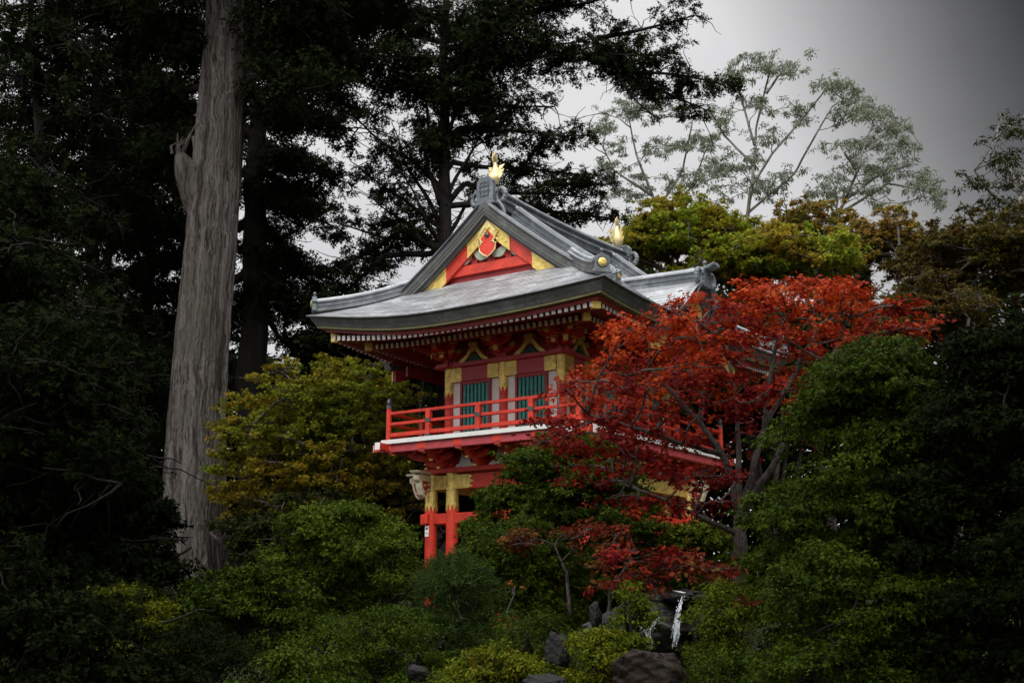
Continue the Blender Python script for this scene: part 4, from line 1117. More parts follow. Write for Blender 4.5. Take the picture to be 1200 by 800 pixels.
# ---- grove on the left ---------------------------------------------------------
def conifer_auto(label, px, py_base, py_top, Y, rad, z_lo, z_hi, seed, half, mat, dens, size, n=26, group='dark conifers in the grove at the left', lean=0):
    rg = np.random.default_rng(seed); bl = []
    for i in range(n):
        t = (i + .5) / n; py = z_lo + (z_hi - z_lo) * t; s_ = -1 if i % 2 else 1
        w = half * (1.05 - .55 * t) * rg.uniform(.6, 1.1)
        x0 = px + lean * t
        bl.append(((x0, py), (x0 + s_ * w, py + rg.uniform(-.1, .55) * w), rg.uniform(.9, 1.25), rg.uniform(-3.5, 3.5)))
    return plain_conifer(label, px, py_base, py_top, Y, rad, bl, seed, dens, size, mat, group, lean)
conifer_auto('slim leaning conifer of the dark grove, leftmost trunk in the photo', 70, 740, -100, 36, .34, 420, -80, 61, 120, FOL['cypress'], 95, .22, 26, lean=-38)
conifer_auto('straight conifer of the dark grove, between the leaning conifer and the pale trunk', 108, 740, -160, 42, .38, 480, -60, 62, 130, FOL['cypress'], 95, .23, 28, lean=6)
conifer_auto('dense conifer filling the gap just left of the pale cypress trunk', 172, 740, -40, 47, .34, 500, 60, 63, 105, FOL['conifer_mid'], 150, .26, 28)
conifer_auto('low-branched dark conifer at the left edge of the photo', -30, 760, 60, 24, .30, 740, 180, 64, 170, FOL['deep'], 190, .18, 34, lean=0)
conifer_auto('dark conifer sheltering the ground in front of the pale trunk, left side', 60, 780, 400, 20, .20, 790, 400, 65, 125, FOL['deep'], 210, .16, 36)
def shade_conifer(label, x, Y, seed, lo_half, reach=6.0):  # added out-of-frame conifer that blocks light from the sides and foreground
    rg = np.random.default_rng(seed); b = np.array([x, Y, gz(x, Y) - .1]); root = empty('conifer_tree', b, label, 'tree')  # this conifer_tree is an added one, out of frame, to block light
    pts = [b + np.array([rg.normal() * .06, rg.normal() * .06, t * 19]) for t in lin(0, 1, 20)]; pts[0] = b
    mb = MB(); mb.tube(pts, [.36 * (1.25 if i == 0 else 1) * (1 - .8 * i / 20) for i in range(20)], 12); pads = []
    for i in range(96):
        t = (i + .5) / 96; z = b[2] + 1.0 + 18.5 * t; a = rg.random() * 6.283
        L_ = (reach * (1 - .75 * (z - 7.5) / 11) if z > 7.6 else lo_half) * rg.uniform(.75, 1.08)
        if (4.6 if lo_half else -9) < z <= 7.6: continue
        e = np.array([x + math.cos(a) * L_, Y + math.sin(a) * L_, z - .10 * L_]); s_ = np.array([x, Y, z])
        limb(mb, s_, e, .08, .015, rg, 8, .03)
        for k in range(7):
            q = s_ + (e - s_) * (.25 + .75 * k / 6) + rg.normal(size=3) * np.array([.4, .4, .12]); kk = rg.uniform(.5, .85)
            pads.append((q[0], q[1], q[2], kk, kk, kk * .38))
    shift(mb, b).build('trunk', M['bark_dark'], root, smooth=True)
    crown('crown', pads, 190, .17, 'frond', FOL['deep'], root, b, seed, droop=.3, low=.5, sig=.2, rnd=.6, per=16)
shade_conifer('unseen black-green conifer added beyond the left edge to shade that side', -8.4, 9.0, 201, 2.7)
shade_conifer('unseen black-green conifer added beyond the right edge to shade that side', 8.6, 9.0, 202, 3.0)
shade_conifer('unseen high-limbed conifer added behind the camera to shade the foreground', 1.6, -4.5, 203, 0, 9.0)
# ---- far wood closing the view -------------------------------------------------
rg = np.random.default_rng(300); n = 130000
fx = rg.uniform(-200, 1400, n)
prof_x = [-200, 0, 120, 250, 330, 420, 520, 640, 740, 860, 960, 1060, 1140, 1300, 1400]
prof_y = [330, 350, 400, 420, 420, 400, 380, 330, 320, 330, 330, 330, 320, 300, 290]
Yf = rg.uniform(51, 58, n); tpy = np.interp(fx, prof_x, prof_y) + 14 * np.sin(fx * .06) + 9 * np.sin(fx * .17 + 1)
t_ = 1 - rg.random(n) ** 1.2; py_ = 700 + (tpy - 700) * t_
P = np.stack([(fx - 600) / 1475 * Yf, Yf - 3.0 * np.cos(fx * .05) * t_, (720 - py_) / 1475 * Yf * (1 + .03 * rg.normal(size=n))], 1)
fw = leaf_mesh('far_wood', P, unit(rg.normal(size=(n, 3)) * .5 + np.array([0, -.5, .8])), unit(rg.normal(size=(n, 3))), rg.uniform(.35, .8, n), 'frond', FOL['deep'], None)
tag(fw, 'dark far wood closing the view behind the garden', 'wood', None, 'stuff')
# ---- maples around the gate ---------------------------------------------------
def maple(label, c_px, r_px, Y, mat, seed, n, pr, dens, size, group=None, depth=None, flat=.34, name='maple_tree', tr=.14, shape='star', bark='bark_maple', cut=-.35, stems=3, shell=.55):
    rg = np.random.default_rng(seed)
    c = at(c_px[0], c_px[1], Y); k = Y / 1475.0; r = (r_px[0] * k, (depth or r_px[0] * k), r_px[1] * k)
    b = np.array([c[0] + rg.uniform(-.3, .3), Y, 0]); b[2] = gz(b[0], b[1]) - .08
    pads = blob_pads(rg, c, r, n, pr, flat, cut, shell)
    tr_ = []
    for i in range(stems):
        e = c + rg.normal(size=3) * np.array([r[0] * .45, r[1] * .4, r[2] * .25]); m = b + (e - b) * .45 + rg.normal(size=3) * .15
        tr_.append(([b + rg.normal(size=3) * np.array([.08, .08, 0]), m, e], tr, tr * .3))
    return tree(name, label, 'tree', b, pads, M[bark], mat, dens, size, shape, tr_, seed, tr, group)
maple('olive and gold maple between the pale cypress trunk and the gate', (384, 530), (156, 122), 33.6, FOL['maple_left'], 71, 700, .38, 420, .082, depth=2.1, flat=.26, cut=-.95)
maple('low dark green maple under the olive maple, beside the pale trunk', (358, 640), (100, 66), 29.5, FOL['conifer_mid'], 72, 90, .6, 330, .11, depth=1.8, shape='leaf')
maple('bright yellow-green maple behind the far end of the roof ridge', (795, 292), (95, 62), 44, FOL['maple_green'], 73, 340, .55, 230, .12, 'turning maples on the rise behind the gate')
maple('ochre maple with bare gaps below the tall gum tree', (950, 275), (62, 52), 47, FOL['maple_ochre'], 74, 90, .46, 230, .12, 'turning maples on the rise behind the gate')
maple('yellow-green maple behind the red maple crown', (905, 318), (120, 50), 42, FOL['maple_green'], 75, 300, .52, 230, .12, 'turning maples on the rise behind the gate')
maple('brown and orange maple right of the ochre maple', (1035, 300), (70, 60), 43, FOL['maple_ochre'], 76, 150, .48, 230, .12, 'turning maples on the rise behind the gate')
maple('shaded olive maple at the right edge of the photo', (1150, 320), (110, 80), 38, FOL['maple_dusk'], 77, 320, .52, 230, .115, 'turning maples on the rise behind the gate')
maple('dark olive maple right of the red maple, above the dark cypress', (1085, 375), (75, 60), 33, FOL['maple_dusk'], 78, 200, .46, 260, .10, 'turning maples on the rise behind the gate', shape='leaf')
maple('dense dark evergreen closing the gap behind the gate, right of its far corner', (880, 470), (150, 110), 41, FOL['cypress'], 79, 170, 1.1, 200, .18, shape='leaf', name='evergreen_tree')
maple('dense dark evergreen behind the gate, left of its upper storey', (455, 410), (110, 75), 43, FOL['cypress'], 80, 120, 1.0, 220, .17, shape='leaf', name='evergreen_tree')
maple('dark broad evergreen low behind the left pillars of the gate', (450, 600), (150, 90), 38, FOL['cypress'], 81, 130, 1.0, 220, .17, shape='leaf', name='evergreen_tree')
# ---- gum trees -----------------------------------------------------------------
def gum(label, Y, trunk_px, limbs, clumps, seed, mat=None, r0=.21, dens=250, size=.27, base_px=None, group='gum trees against the sky'):
    rg = np.random.default_rng(seed)
    b = at(trunk_px[0][0], 600, Y); b[2] = gz(b[0], Y) - .1
    P0 = [b] + [at(x, y, Y) for x, y in trunk_px]
    tr_ = [(P0, r0, r0 * .45)]
    for path in limbs: tr_.append(([at(x, y, Y + rg.uniform(-2, 2) * (i > 0)) for i, (x, y) in enumerate(path)], r0 * .45, .05))
    pads = []; k = Y / 1475.
    for (x, y, w, h, n) in clumps:
        for _ in range(int(n * 3.0)):
            u, v = rg.normal() * .62, rg.normal() * .7
            q = at(x + u * w, y + v * h + .25 * h * u * u, Y + rg.uniform(-2.5, 2.5)); s_ = rg.uniform(.2, .5) * 10 * k
            pads.append((q[0], q[1], q[2], s_ * 1.2, s_ * 1.2, s_ * .7))
    return tree('gum_tree', label, 'tree', b, pads, M['bark_gum'], mat or FOL['gum'], dens, size, 'blade', tr_, seed, r0, group, twig=.014, droop=.9, limb_r=.2, leafkw=dict(low=.6, sig=.30, rnd=.9, per=14, shell=.8), every=2)
gum('tallest gum tree, forked pale limbs and thin crown, above the ochre maple', 78, [(872, 300), (876, 250), (884, 195)],
    [[(884, 195), (886, 150), (898, 100), (905, 72)], [(884, 195), (850, 160), (832, 130)], [(880, 220), (905, 180), (940, 140), (968, 105)], [(876, 250), (930, 205), (955, 160), (975, 125)], [(884, 170), (870, 120), (862, 95)], [(898, 110), (915, 85), (925, 75)]],
    [(895, 72, 34, 10, 12), (862, 88, 20, 10, 7), (925, 80, 16, 10, 6), (885, 120, 28, 12, 8), (848, 140, 18, 16, 7), (905, 165, 22, 14, 7), (945, 130, 24, 10, 8), (975, 100, 26, 9, 10), (1000, 108, 12, 12, 5), (990, 130, 14, 8, 6), (860, 190, 24, 16, 8), (915, 210, 24, 16, 9), (880, 215, 26, 16, 8), (836, 205, 18, 18, 6)], 91)
gum('wide gum tree leaning right, heavier clumps, right of the tallest gum', 72, [(960, 330), (970, 280), (990, 235)],
    [[(990, 235), (1005, 200), (1015, 165), (1025, 140)], [(990, 235), (1030, 205), (1062, 195)], [(985, 250), (1040, 215), (1090, 225)], [(1005, 200), (990, 180), (985, 172)]],
    [(1022, 132, 24, 9, 10), (1050, 150, 16, 10, 8), (1010, 168, 30, 8, 12), (1060, 172, 14, 8, 6), (1040, 198, 26, 10, 12), (1080, 212, 18, 12, 10), (1100, 232, 10, 10, 6), (1000, 195, 18, 14, 8), (1022, 225, 26, 12, 8), (975, 215, 20, 16, 8), (955, 230, 22, 14, 7)], 92)
gum('thin faint gum tree behind the cypress boughs, left of the tallest gum', 92, [(775, 330), (772, 280), (765, 230)],
    [[(765, 230), (745, 180), (735, 130)], [(768, 250), (800, 200), (812, 140)], [(765, 230), (720, 200), (705, 170)], [(770, 260), (810, 220), (830, 170)]],
    [(735, 125, 22, 14, 10), (705, 150, 20, 14, 9), (765, 120, 20, 14, 8), (805, 130, 20, 12, 7), (720, 190, 22, 14, 8), (770, 175, 26, 12, 9), (815, 165, 24, 10, 8), (750, 220, 24, 14, 8), (800, 215, 24, 14, 8), (830, 200, 18, 14, 6), (700, 215, 20, 14, 6)], 93, r0=.26)
gum('dark gum tree cut by the right edge of the photo', 58, [(1190, 330), (1192, 280), (1196, 230)],
    [[(1196, 230), (1180, 190), (1170, 165)], [(1194, 250), (1160, 225), (1142, 200)], [(1196, 220), (1210, 170), (1215, 130)]],
    [(1185, 150, 18, 14, 9), (1168, 185, 22, 12, 9), (1145, 212, 16, 9, 7), (1190, 205, 22, 16, 10), (1180, 240, 24, 14, 10), (1215, 150, 20, 20, 8), (1150, 238, 18, 8, 5)], 94, mat=FOL['conifer_mid'], r0=.26, dens=200, size=.26)
# ---- red maple in front --------------------------------------------------------
RY_ = 19.5
rb0 = at(866, 668, RY_)
rb0[2] = gz(rb0[0], RY_) - .05 if gz(rb0[0], RY_) > rb0[2] - .4 else rb0[2] - .3
rg = np.random.default_rng(101)
def A(px, py, dy=0): return at(px, py, RY_ + dy)
rtr = [([rb0, A(866, 640), A(868, 600), A(862, 570)], .13, .095),
       ([A(868, 605), A(880, 560), A(895, 500), A(905, 430), A(915, 385)], .075, .025),
       ([A(862, 572), A(845, 530), A(818, 492), A(790, 462), A(760, 430)], .07, .022),
       ([A(864, 590), A(866, 520, .6), A(860, 450, 1.0), A(850, 400, 1.2)],   .06, .02),
       ([A(870, 600), A(905, 545, -.6), A(945, 470, -.9), A(985, 400, -1.0)], .07, .022),
       ([A(862, 625), A(830, 610, -.4), A(790, 590, -.8), A(740, 570, -1.1)], .05, .018),
       ([A(845, 532), A(800, 520, -.5), A(740, 500, -.8), A(690, 485, -.9)], .05, .016),
       ([A(895, 500), A(930, 440, .7), A(960, 380, 1.0), A(1010, 360, 1.1)], .05, .016),
       ([A(820, 495), A(830, 430, .5), A(815, 380, .7)], .05, .018)]
rp = []
def rpads(spec, seed):
    g_ = np.random.default_rng(seed)
    for (x, y, w, h, n, k) in spec:
        for _ in range(n):
            q = at(x + g_.uniform(-w, w), y + g_.uniform(-h, h), RY_ + g_.uniform(-1.7, 1.7)); s_ = k * g_.uniform(.7, 1.25)
            rp.append((q[0], q[1], q[2], s_, s_, s_ * .26))
rpads([(790, 385, 70, 16.099999999999998, 23, 0.286), (860, 360, 70, 18.4, 27, 0.286), (950, 350, 70, 16.099999999999998, 27, 0.286), (1015, 370, 50, 18.4, 17, 0.272), (900, 335, 40, 9.2, 11, 0.218), (985, 335, 45, 6.8999999999999995, 11, 0.204), (725, 395, 25, 13.799999999999999, 10, 0.245), (1055, 388, 28, 9.2, 8, 0.218), (770, 430, 70, 16.099999999999998, 21, 0.286), (870, 410, 80, 18.4, 25, 0.286), (970, 405, 60, 18.4, 17, 0.272), (720, 450, 50, 16.099999999999998, 15, 0.272), (670, 470, 30, 13.799999999999999, 10, 0.231), (820, 470, 60, 16.099999999999998, 13, 0.258), (910, 450, 50, 20.7, 15, 0.258), (700, 500, 55, 16.099999999999998, 17, 0.272), (770, 510, 55, 16.099999999999998, 13, 0.258), (850, 520, 40, 23.0, 8, 0.218), (650, 510, 25, 11.5, 8, 0.231), (720, 540, 60, 11.5, 15, 0.245), (790, 560, 50, 13.799999999999999, 13, 0.231), (690, 560, 30, 11.5, 6, 0.204), (830, 590, 40, 11.5, 10, 0.204), (870, 480, 40, 18.4, 8, 0.218), (930, 500, 25, 34.5, 6, 0.177), (760, 590, 45, 14, 8, 0.26), (845, 560, 30, 14, 8, 0.26), (700, 530, 50, 14, 9, 0.27), (1085, 388, 14, 8, 4, 0.22), (660, 500, 35, 10, 8, 0.26), (750, 480, 60, 14, 12, 0.28), (930, 385, 60, 14, 12, 0.28), (840, 440, 70, 14, 12, 0.28)], 7)
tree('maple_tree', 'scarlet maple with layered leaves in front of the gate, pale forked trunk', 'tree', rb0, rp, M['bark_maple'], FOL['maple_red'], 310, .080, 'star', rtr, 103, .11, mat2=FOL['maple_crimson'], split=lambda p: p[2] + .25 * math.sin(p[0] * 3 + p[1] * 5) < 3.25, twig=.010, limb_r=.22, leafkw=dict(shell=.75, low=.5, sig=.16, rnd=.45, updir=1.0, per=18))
# small red maple and weeping maple near the fall
def small_maple(label, spec, Y, mat, stem, seed, dens=360, size=.07, tr=.035, name='maple_tree', shape='star', flat=.3):
    g_ = np.random.default_rng(seed); pads = []
    for (x, y, w, h, n, k) in spec:
        for _ in range(n):
            q = at(x + g_.uniform(-w, w), y + g_.uniform(-h, h), Y + g_.uniform(-.6, .6)); s_ = k * g_.uniform(.7, 1.2); pads.append((q[0], q[1], q[2], s_, s_, s_ * flat))
    b = at(stem[0][0], stem[0][1], Y); b[2] = min(b[2], gz(b[0], Y) + .5)
    tr_ = [([b] + [at(x, y, Y) for x, y in stem[1:]], tr, tr * .35)]
    return tree(name, label, 'tree', b, pads, M['bark_maple'], mat, dens, size, shape, tr_, seed, tr, twig=.007, limb_r=.5, leafkw=dict(shell=.8, low=.5, sig=.14, rnd=.5, updir=.9, per=12))
small_maple('small red maple with bare grey twigs in front of the clipped cypress mound', [(640, 632, 40, 12, 12, .24), (690, 618, 30, 8, 6, .22), (610, 640, 12, 6, 3, .2)], 19.5, FOL['maple_wine'], [(668, 720), (664, 670), (650, 640)], 111)
small_maple('weeping wine-red maple spreading above the waterfall', [(745, 640, 35, 16, 10, .26), (790, 658, 45, 10, 12, .26), (735, 672, 40, 16, 9, .26), (830, 672, 35, 10, 8, .26), (780, 698, 25, 8, 5, .2), (860, 690, 25, 14, 6, .26)], 18.2, FOL['maple_wine'], [(712, 735), (715, 690), (740, 655)], 112, flat=.42)
small_maple('tiny red maple sapling low beside the dark gap', [(600, 728, 8, 6, 3, .12), (606, 690, 6, 5, 1, .1)], 17.5, FOL['maple_wine'], [(603, 770), (602, 745), (600, 728)], 113, tr=.015)
# ---- shrubs -------------------------------------------------------------------
def shrub(name, label, c_px, r_px, Y, mat, seed, n, pr, dens, size, shape, flat=.5, depth=None, group=None, cat='shrub', bark='bark_dark', shell=.45, base_z=None, leafkw=None, stems=4):
    rg = np.random.default_rng(seed); c = at(c_px[0], c_px[1], Y); k = Y / 1475.
    r = (r_px[0] * k, depth or r_px[0] * k * .8, r_px[1] * k)
    b = np.array([c[0], Y, gz(c[0], Y) - .05])
    pads = dome_pads(rg, c, r, min(b[2], c[2] - r[2] * .9), int(n * 1.5), pr, flat)
    tr_ = []
    for i in range(stems):
        e = c + rg.normal(size=3) * np.array([r[0] * .4, r[1] * .4, r[2] * .2]); tr_.append(([b + rg.normal(size=3) * np.array([.1, .1, 0]), b + (e - b) * .5 + rg.normal(size=3) * .08, e], .05, .018))
    kw = dict(shell=.4, low=.25, sig=.10, rnd=.6, updir=.6, per=14); kw.update(leafkw or {})
    return tree(name, label, cat, b, pads, M[bark], mat, dens, size, shape, tr_, seed, .05, group, twig=.009, limb_r=.5, leafkw=kw, every=2)
shrub('rounded_shrub', 'broad rounded green shrub in front of the left gate pillars', (400, 684), (112, 90), 21.5, FOL['shrub'], 121, 85, .36, 1395, 0.069, 'frond', .6, depth=1.3)
shrub('rounded_shrub', 'shaded lower green shrub left of the broad rounded shrub, under the olive maple', (290, 720), (90, 55), 19.5, FOL['cloud'], 122, 50, .32, 1317, 0.062, 'leaf', .5, depth=1.1)
shrub('cloud_pruned_cypress', 'large dense cypress mound hiding the gate between its pillars', (660, 592), (104, 84), 23.2, FOL['cloud'], 123, 95, .42, 1240, 0.084, 'frond', .5, depth=1.35, leafkw=dict(sig=.09))
shrub('cloud_pruned_cypress', 'dark lower cypress mound under the large one, left of the waterfall', (610, 672), (78, 58), 20.8, FOL['cloud'], 124, 55, .36, 1317, 0.074, 'frond', .5, depth=1.0)
shrub('cloud_pruned_cypress', 'tall dark cypress with drooping layered pads at the right of the waterfall', (1035, 590), (140, 185), 15.6, FOL['cloud'], 125, 150, .42, 1627, 0.067, 'frond', .42, depth=1.5, leafkw=dict(sig=.08, low=.2), shell=.35)
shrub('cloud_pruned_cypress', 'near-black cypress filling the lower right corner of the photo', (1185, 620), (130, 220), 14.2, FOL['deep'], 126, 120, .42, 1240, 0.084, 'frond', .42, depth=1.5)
shrub('cloud_pruned_cypress', 'low green cypress pads at the foot of the tall dark cypress', (960, 700), (85, 60), 14.2, FOL['cloud'], 127, 55, .26, 1860, 0.058, 'frond', .45, depth=.9)
shrub('pine_shrub', 'loose young pine with upright needles between the two shrub mounds', (535, 710), (52, 55), 18.3, FOL['pine'], 128, 36, .30, 1550, 0.112, 'needle', .8, depth=.7, leafkw=dict(updir=0, rnd=1, sig=.1))
shrub('azalea', 'low yellow-green azalea cushion at the bottom edge of the photo', (578, 790), (76, 28), 14.2, FOL['azalea'], 129, 42, .2, 2635, 0.040, 'oval', .6, depth=.6)
shrub('azalea', 'mossy yellow-green azalea on the bank left of the boulder', (702, 768), (42, 34), 15.2, FOL['azalea'], 130, 30, .2, 2635, 0.038, 'oval', .6, depth=.5)
shrub('rounded_shrub', 'low dark green mound at the bottom edge, left of the azalea cushion', (352, 800), (100, 36), 13.6, FOL['cloud'], 131, 50, .24, 2015, 0.047, 'leaf', .5, depth=.7)
shrub('cloud_pruned_pine', 'flat-topped cloud pruned pine in deep shade at the lower left', (152, 712), (62, 32), 17.0, FOL['azalea'], 132, 34, .26, 1395, 0.056, 'frond', .34, depth=.8)
shrub('fern_shrub', 'mossy green hump right of the waterfall', (845, 735), (34, 56), 16.2, FOL['moss'], 133, 34, .24, 1860, 0.050, 'frond', .6, depth=.5)
shrub('rounded_shrub', 'light green bush behind the red maple trunk, below the gilt far pillars', (815, 652), (66, 36), 22.6, FOL['moss'], 134, 30, .32, 1007, 0.078, 'leaf', .5, depth=.9)
shrub('rounded_shrub', 'green bush between the cypress mound and the far pillars', (745, 640), (60, 34), 22.3, FOL['shrub'], 135, 34, .32, 1085, 0.078, 'leaf', .5, depth=.9)
shrub('rounded_shrub', 'small mossy bush hanging over the left lip of the waterfall', (742, 712), (26, 24), 17.0, FOL['moss'], 136, 20, .18, 1860, 0.045, 'oval', .6, depth=.35)
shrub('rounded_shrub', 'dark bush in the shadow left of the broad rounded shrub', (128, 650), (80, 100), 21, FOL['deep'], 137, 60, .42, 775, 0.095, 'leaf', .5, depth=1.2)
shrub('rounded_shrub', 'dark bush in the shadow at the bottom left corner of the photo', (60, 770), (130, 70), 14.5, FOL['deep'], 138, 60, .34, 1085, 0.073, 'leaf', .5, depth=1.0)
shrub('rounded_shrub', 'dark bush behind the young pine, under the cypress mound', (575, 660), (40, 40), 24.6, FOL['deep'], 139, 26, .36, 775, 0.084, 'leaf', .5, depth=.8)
shrub('rounded_shrub', 'deep green shrub in the hollow between the broad shrub and the young pine', (455, 752), (66, 36), 16.6, FOL['cloud'], 140, 44, .28, 1700, .05, 'frond', .5, depth=.8)
shrub('rounded_shrub', 'deep green shrub at the far bottom left, behind the low dark mound', (240, 770), (80, 34), 15.6, FOL['deep'], 141, 40, .28, 1500, .05, 'frond', .5, depth=.8)
shrub('fern_shrub', 'dark ferny cover on the bank under the lower cypress mound', (625, 742), (58, 22), 16.6, FOL['cloud'], 142, 34, .22, 1500, .05, 'blade', .6, depth=.7)
shrub('fern_shrub', 'dark ferny cover right of the boulder, at the bottom edge', (840, 795), (60, 26), 14.8, FOL['cloud'], 143, 34, .22, 1500, .045, 'blade', .6, depth=.6)
shrub('rounded_shrub', 'small dark green shrub at the right foot of the broad rounded shrub', (392, 752), (50, 28), 17.6, FOL['cloud'], 144, 36, .24, 1600, .048, 'frond', .5, depth=.7)
# ---- rocks, fall ----------------------------------------------------------------
def rock(label, c_px, r, Y, seed, mat, z=None, name='boulder', flat=1.0, group=None):
    rg = np.random.default_rng(seed); c = at(c_px[0], c_px[1], Y)
    if z is not None: c[2] = z
    import bmesh
    bm = bmesh.new(); bmesh.ops.create_icosphere(bm, subdivisions=6, radius=1)
    planes = [(unit(rg.normal(size=(1, 3)))[0], rg.uniform(.55, .9)) for _ in range(16)]
    ph = rg.random(9) * 6
    for v in bm.verts:
        p = np.array(v.co)
        for n_, d_ in planes:
            e = p @ n_ - d_
            if e > 0: p = p - n_ * e * .85
        p = p * (1 + .035 * math.sin(p[0] * 7 + ph[0]) * math.sin(p[1] * 8 + ph[1]) + .022 * math.sin(p[2] * 15 + ph[2] + p[0] * 9) + .012 * math.sin(p[1] * 31 + p[2] * 23 + ph[3]))
        q_ = Vector(p) * 1.6 + Vector((seed * 3.1, 0, 0))
        p = p * (1 + .16 * noise.fractal(q_, 1.0, 2.1, 6) - .05 * abs(noise.noise(q_ * 2.3)))
        v.co = Vector((p[0] * r[0], p[1] * r[1], p[2] * r[2]))
    me = bpy.data.meshes.new(name); bm.to_mesh(me); bm.free(); me.materials.append(mat)
    me.polygons.foreach_set('use_smooth', [True] * len(me.polygons))
    o = bpy.data.objects.new(name, me); COL.objects.link(o); o.location = tuple(c); o.rotation_euler = (0, 0, rg.uniform(-.4, .4))
    return tag(o, label, 'rock', group)
M['rock_brown'] = paint_mat('brown_wet_boulder', (.02, .0135, .011), .55, .5, scale=3, bump=.05, dirt=(.02, .026, .008), dirt_amt=.9, spec=.12)
M['rock_grey'] = paint_mat('grey_garden_rock', (.019, .018, .018), .7, .4, scale=4, bump=.04, dirt=(.02, .026, .008), dirt_amt=.9, spec=.12)
M['rock_dark'] = paint_mat('wet_dark_rock', (.018, .016, .015), .35, .5, scale=4, bump=.05, dirt=(.015, .022, .008), dirt_amt=.9, spec=.3)
rock('brown rounded boulder at the foot of the waterfall', (757, 794), (.47, .42, .36), 14.6, 1, M['rock_brown'])
rock('pale grey stone at the bottom edge beside the azalea cushion', (640, 803), (.30, .3, .14), 13.6, 2, M['rock_grey'])
rock('slanting grey stone on the bank between azalea and dark gap', (655, 762), (.16, .25, .26), 15.6, 3, M['rock_grey'])
rock('upright greyish rock under the weeping maple', (697, 720), (.10, .2, .26), 17.2, 4, M['rock_grey'])
rock('blue-grey stone in shade at the bottom, left of the young pine', (488, 790), (.16, .2, .12), 15.0, 5, M['rock_grey'])
rock('black wet rock wall behind the falling water', (775, 735), (1.25, .55, .62), 18.2, 6, M['rock_dark'], name='rock_wall')
rock('black wet rock ledge under the lip of the waterfall', (800, 700), (.36, .5, .14), 17.7, 7, M['rock_dark'], name='rock_ledge')
rock('dark rock shouldering the waterfall at its right', (838, 745), (.3, .5, .6), 17.3, 8, M['rock_dark'])
def water_mat():
    m, nt, out = new_mat('falling_water'); L = nt.links
    p = N(nt, 'ShaderNodeBsdfPrincipled'); p.inputs['Base Color'].default_value = (.78, .82, .86, 1); p.inputs['Roughness'].default_value = .15
    p.inputs['Transmission Weight'].default_value = .25; p.inputs['IOR'].default_value = 1.33
    L.new(p.outputs[0], out.inputs[0]); return m
wm = water_mat()
b = at(798, 694, 16.95); fall = empty('waterfall', b, 'thin white waterfall dropping over dark rock, in front of the bank', 'waterfall')
g_ = np.random.default_rng(5)
def strands(spec, name, n):
    mb = MB()
    for (x0, y0, x1, y1, w) in spec:
        for k in range(n):
            o1 = g_.normal() * w; o2 = o1 * 1.5 + g_.normal() * w * .5; t0 = g_.random() * .35; t1 = t0 + g_.uniform(.4, .8)
            pts = []
            for t in lin(t0, min(1, t1), 9):
                q = at(x0 + o1 + (x1 - x0) * t ** .6 + (o2 - o1) * t, y0 + (y1 - y0) * t, 16.9 - .12 * t); pts.append(q + g_.normal(size=3) * .0025)
            mb.tube(pts, [g_.uniform(.0012, .0042) for _ in pts], 5)
        for k in range(n * 3):
            t = g_.random(); q = at(x0 + g_.normal() * w * 2 + (x1 - x0) * t ** .6, y0 + (y1 - y0) * t, 16.9 - .1 * g_.random()); r = g_.uniform(.002, .007)
            mb.tube([q - np.array([0, 0, r * 2]), q, q + np.array([0, 0, r * 2])], [r * .3, r, r * .3], 5)
    return shift(mb, b).build(name, wm, fall, smooth=True)
strands([(802, 700, 788, 760, 1.0), (800, 698, 792, 757, 1.2)], 'main_stream', 14)
strands([(747, 732, 764, 756, .8), (757, 735, 764, 760, .8), (776, 722, 760, 742, 1.0)], 'side_stream', 9)
mb = MB(); mb.sweep([at(790, 692, 17.3), at(796, 693, 17.0), at(803, 694.5, 16.93)], [(-.03, 0), (-.012, .008), (.012, .008), (.03, 0)]); shift(mb, b).build('lip', wm, fall, smooth=True)
# ---- ground cover ----------------------------------------------------------------
rg = np.random.default_rng(77)
n = 170000; gx = rg.uniform(-10, 10, n); gy = rg.uniform(12.0, 26, n)
P = np.stack([gx, gy, np.array([gz(a, b_) for a, b_ in zip(gx, gy)]) + rg.random(n) * .10], 1)
P = P[~keep_out(P)]; n = len(P)
gc = leaf_mesh('ground_cover', P, unit(rg.normal(size=(n, 3)) * .5 + np.array([0, 0, 1])), unit(rg.normal(size=(n, 3)) + np.array([0, 0, .5])), rg.uniform(.03, .08, n), 'oval', FOL['cloud'], None)
tag(gc, 'low ferns and moss covering the shaded garden slope', 'ground cover', None, 'stuff')
xs_ = [-2000, -600, -200, -90, -60] + lin(-45, 45, 91) + [60, 90, 200, 600, 2000]
ys_ = [-2000, -600, -200, -60, -20] + lin(-5, 85, 91) + [120, 250, 700, 2500]
vs = [(x, y, gz(x, y)) for y in ys_ for x in xs_]; w = len(xs_)
fs = [(j * w + i, j * w + i + 1, (j + 1) * w + i + 1, (j + 1) * w + i) for j in range(len(ys_) - 1) for i in range(w - 1)]
gm, nt, out = new_mat('dark_soil_and_moss'); L = nt.links
tc = N(nt, 'ShaderNodeTexCoord'); nz = N(nt, 'ShaderNodeTexNoise'); nz.inputs['Scale'].default_value = .9; nz.inputs['Detail'].default_value = 10; L.new(tc.outputs['Object'], nz.inputs['Vector'])
r = ramp(nt, [(.35, (.022, .016, .011)), (.55, (.03, .04, .012)), (.75, (.06, .045, .03))]); L.new(nz.outputs[0], r.inputs[0])
p = N(nt, 'ShaderNodeBsdfPrincipled'); p.inputs['Roughness'].default_value = .95; L.new(r.outputs[0], p.inputs['Base Color']); L.new(p.outputs[0], out.inputs[0])
bp = N(nt, 'ShaderNodeBump'); bp.inputs['Distance'].default_value = .1; L.new(nz.outputs[0], bp.inputs['Height']); L.new(bp.outputs[0], p.inputs['Normal'])
tag(link_mesh('ground', vs, fs, gm, None, True), 'sloping garden ground of dark soil and moss', 'ground', None, 'structure')

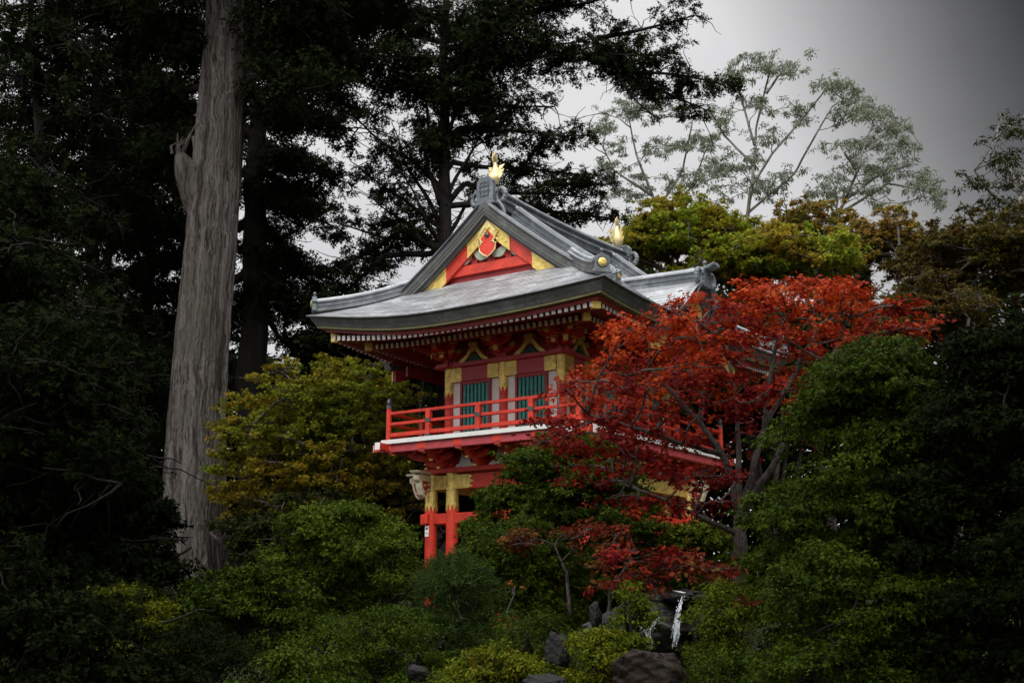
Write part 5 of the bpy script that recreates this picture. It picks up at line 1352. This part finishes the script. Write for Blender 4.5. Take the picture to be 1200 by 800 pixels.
# ================================================================== LIGHT
world = bpy.data.worlds.new('World'); scene.world = world; world.use_nodes = True
nt = world.node_tree; L = nt.links
for n_ in list(nt.nodes): nt.nodes.remove(n_)
out = nt.nodes.new('ShaderNodeOutputWorld')
SUN_EL, SUN_AZ = R(42), R(-174)         # sun behind the cloud, high, behind the camera's left shoulder
sky = nt.nodes.new('ShaderNodeTexSky'); sky.sky_type = 'NISHITA'; sky.sun_disc = False; sky.sun_elevation = SUN_EL; sky.sun_rotation = SUN_AZ
bg1 = nt.nodes.new('ShaderNodeBackground'); bg1.inputs[1].default_value = .05; L.new(sky.outputs[0], bg1.inputs[0])
tc = nt.nodes.new('ShaderNodeTexCoord')
sep = nt.nodes.new('ShaderNodeSeparateXYZ'); L.new(tc.outputs['Generated'], sep.inputs[0])
nz = nt.nodes.new('ShaderNodeTexNoise'); nz.inputs['Scale'].default_value = 3.0; nz.inputs['Detail'].default_value = 6; nz.inputs['Roughness'].default_value = .5; L.new(tc.outputs['Generated'], nz.inputs['Vector'])
def MA(op, a, b=None, c=None):
    m_ = nt.nodes.new('ShaderNodeMath'); m_.operation = op
    for i, v in enumerate((a, b, c)):
        if v is None: continue
        if isinstance(v, (int, float)): m_.inputs[i].default_value = v
        else: L.new(v, m_.inputs[i])
    return m_.outputs[0]
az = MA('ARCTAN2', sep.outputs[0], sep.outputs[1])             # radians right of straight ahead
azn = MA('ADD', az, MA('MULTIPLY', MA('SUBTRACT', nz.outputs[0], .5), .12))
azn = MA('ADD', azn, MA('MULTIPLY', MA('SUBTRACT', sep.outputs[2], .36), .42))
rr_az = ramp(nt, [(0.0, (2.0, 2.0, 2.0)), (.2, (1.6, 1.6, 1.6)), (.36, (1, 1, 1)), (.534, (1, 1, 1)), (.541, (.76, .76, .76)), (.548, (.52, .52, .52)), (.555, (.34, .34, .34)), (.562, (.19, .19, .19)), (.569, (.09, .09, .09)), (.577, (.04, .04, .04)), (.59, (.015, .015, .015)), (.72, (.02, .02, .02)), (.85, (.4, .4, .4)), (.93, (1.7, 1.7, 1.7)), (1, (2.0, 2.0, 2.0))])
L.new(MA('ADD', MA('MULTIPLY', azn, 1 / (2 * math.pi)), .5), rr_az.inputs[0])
# invented dark cloud bank, added to darken the right of the sky below the zenith
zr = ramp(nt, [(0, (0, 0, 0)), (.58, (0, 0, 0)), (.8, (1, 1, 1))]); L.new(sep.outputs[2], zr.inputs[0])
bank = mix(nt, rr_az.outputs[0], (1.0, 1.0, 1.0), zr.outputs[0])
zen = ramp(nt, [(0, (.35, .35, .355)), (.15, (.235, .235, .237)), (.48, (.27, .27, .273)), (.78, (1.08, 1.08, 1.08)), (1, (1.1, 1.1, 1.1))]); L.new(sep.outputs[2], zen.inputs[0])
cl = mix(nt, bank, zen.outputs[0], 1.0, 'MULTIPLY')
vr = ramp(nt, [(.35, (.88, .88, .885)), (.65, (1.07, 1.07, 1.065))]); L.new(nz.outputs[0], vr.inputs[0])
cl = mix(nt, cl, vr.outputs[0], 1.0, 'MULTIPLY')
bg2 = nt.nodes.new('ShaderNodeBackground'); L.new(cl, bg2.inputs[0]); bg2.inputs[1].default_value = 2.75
# thin blue sky only shows faintly through the cloud
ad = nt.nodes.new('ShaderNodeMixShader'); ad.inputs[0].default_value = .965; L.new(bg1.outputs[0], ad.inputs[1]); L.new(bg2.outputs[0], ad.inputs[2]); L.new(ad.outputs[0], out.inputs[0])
sun = bpy.data.lights.new('sun', 'SUN'); sun.energy = 1.0; sun.angle = R(28); sun.color = (1, .97, .92)
so_ = bpy.data.objects.new('sun', sun); COL.objects.link(so_)
dirv = Vector((math.sin(SUN_AZ) * math.cos(SUN_EL), math.cos(SUN_AZ) * math.cos(SUN_EL), math.sin(SUN_EL)))
so_.rotation_euler = (-dirv).to_track_quat('-Z', 'Y').to_euler(); so_.location = (0, 0, 40)
# ================================================================== CAMERA
cam = bpy.data.cameras.new('camera'); cam.sensor_width = 36; cam.lens = 43.2; cam.clip_end = 6000; cam.clip_start = .1
co = bpy.data.objects.new('camera', cam); COL.objects.link(co); co.location = (0, 0, 0); co.rotation_euler = (R(90) + PITCH, 0, 0)
scene.camera = co
scene.view_settings.view_transform = 'Standard'; scene.view_settings.look = 'None'; scene.view_settings.gamma = 1; scene.view_settings.exposure = .12
scene.view_settings.use_curve_mapping = False
scene.render.engine = 'CYCLES'; scene.cycles.max_bounces = 6; scene.cycles.diffuse_bounces = 3; scene.cycles.use_denoising = True

print('FACES', sum(len(o.data.polygons) for o in scene.objects if o.type == 'MESH'), 'LOOPS', sum(len(o.data.loops) for o in scene.objects if o.type == 'MESH'))
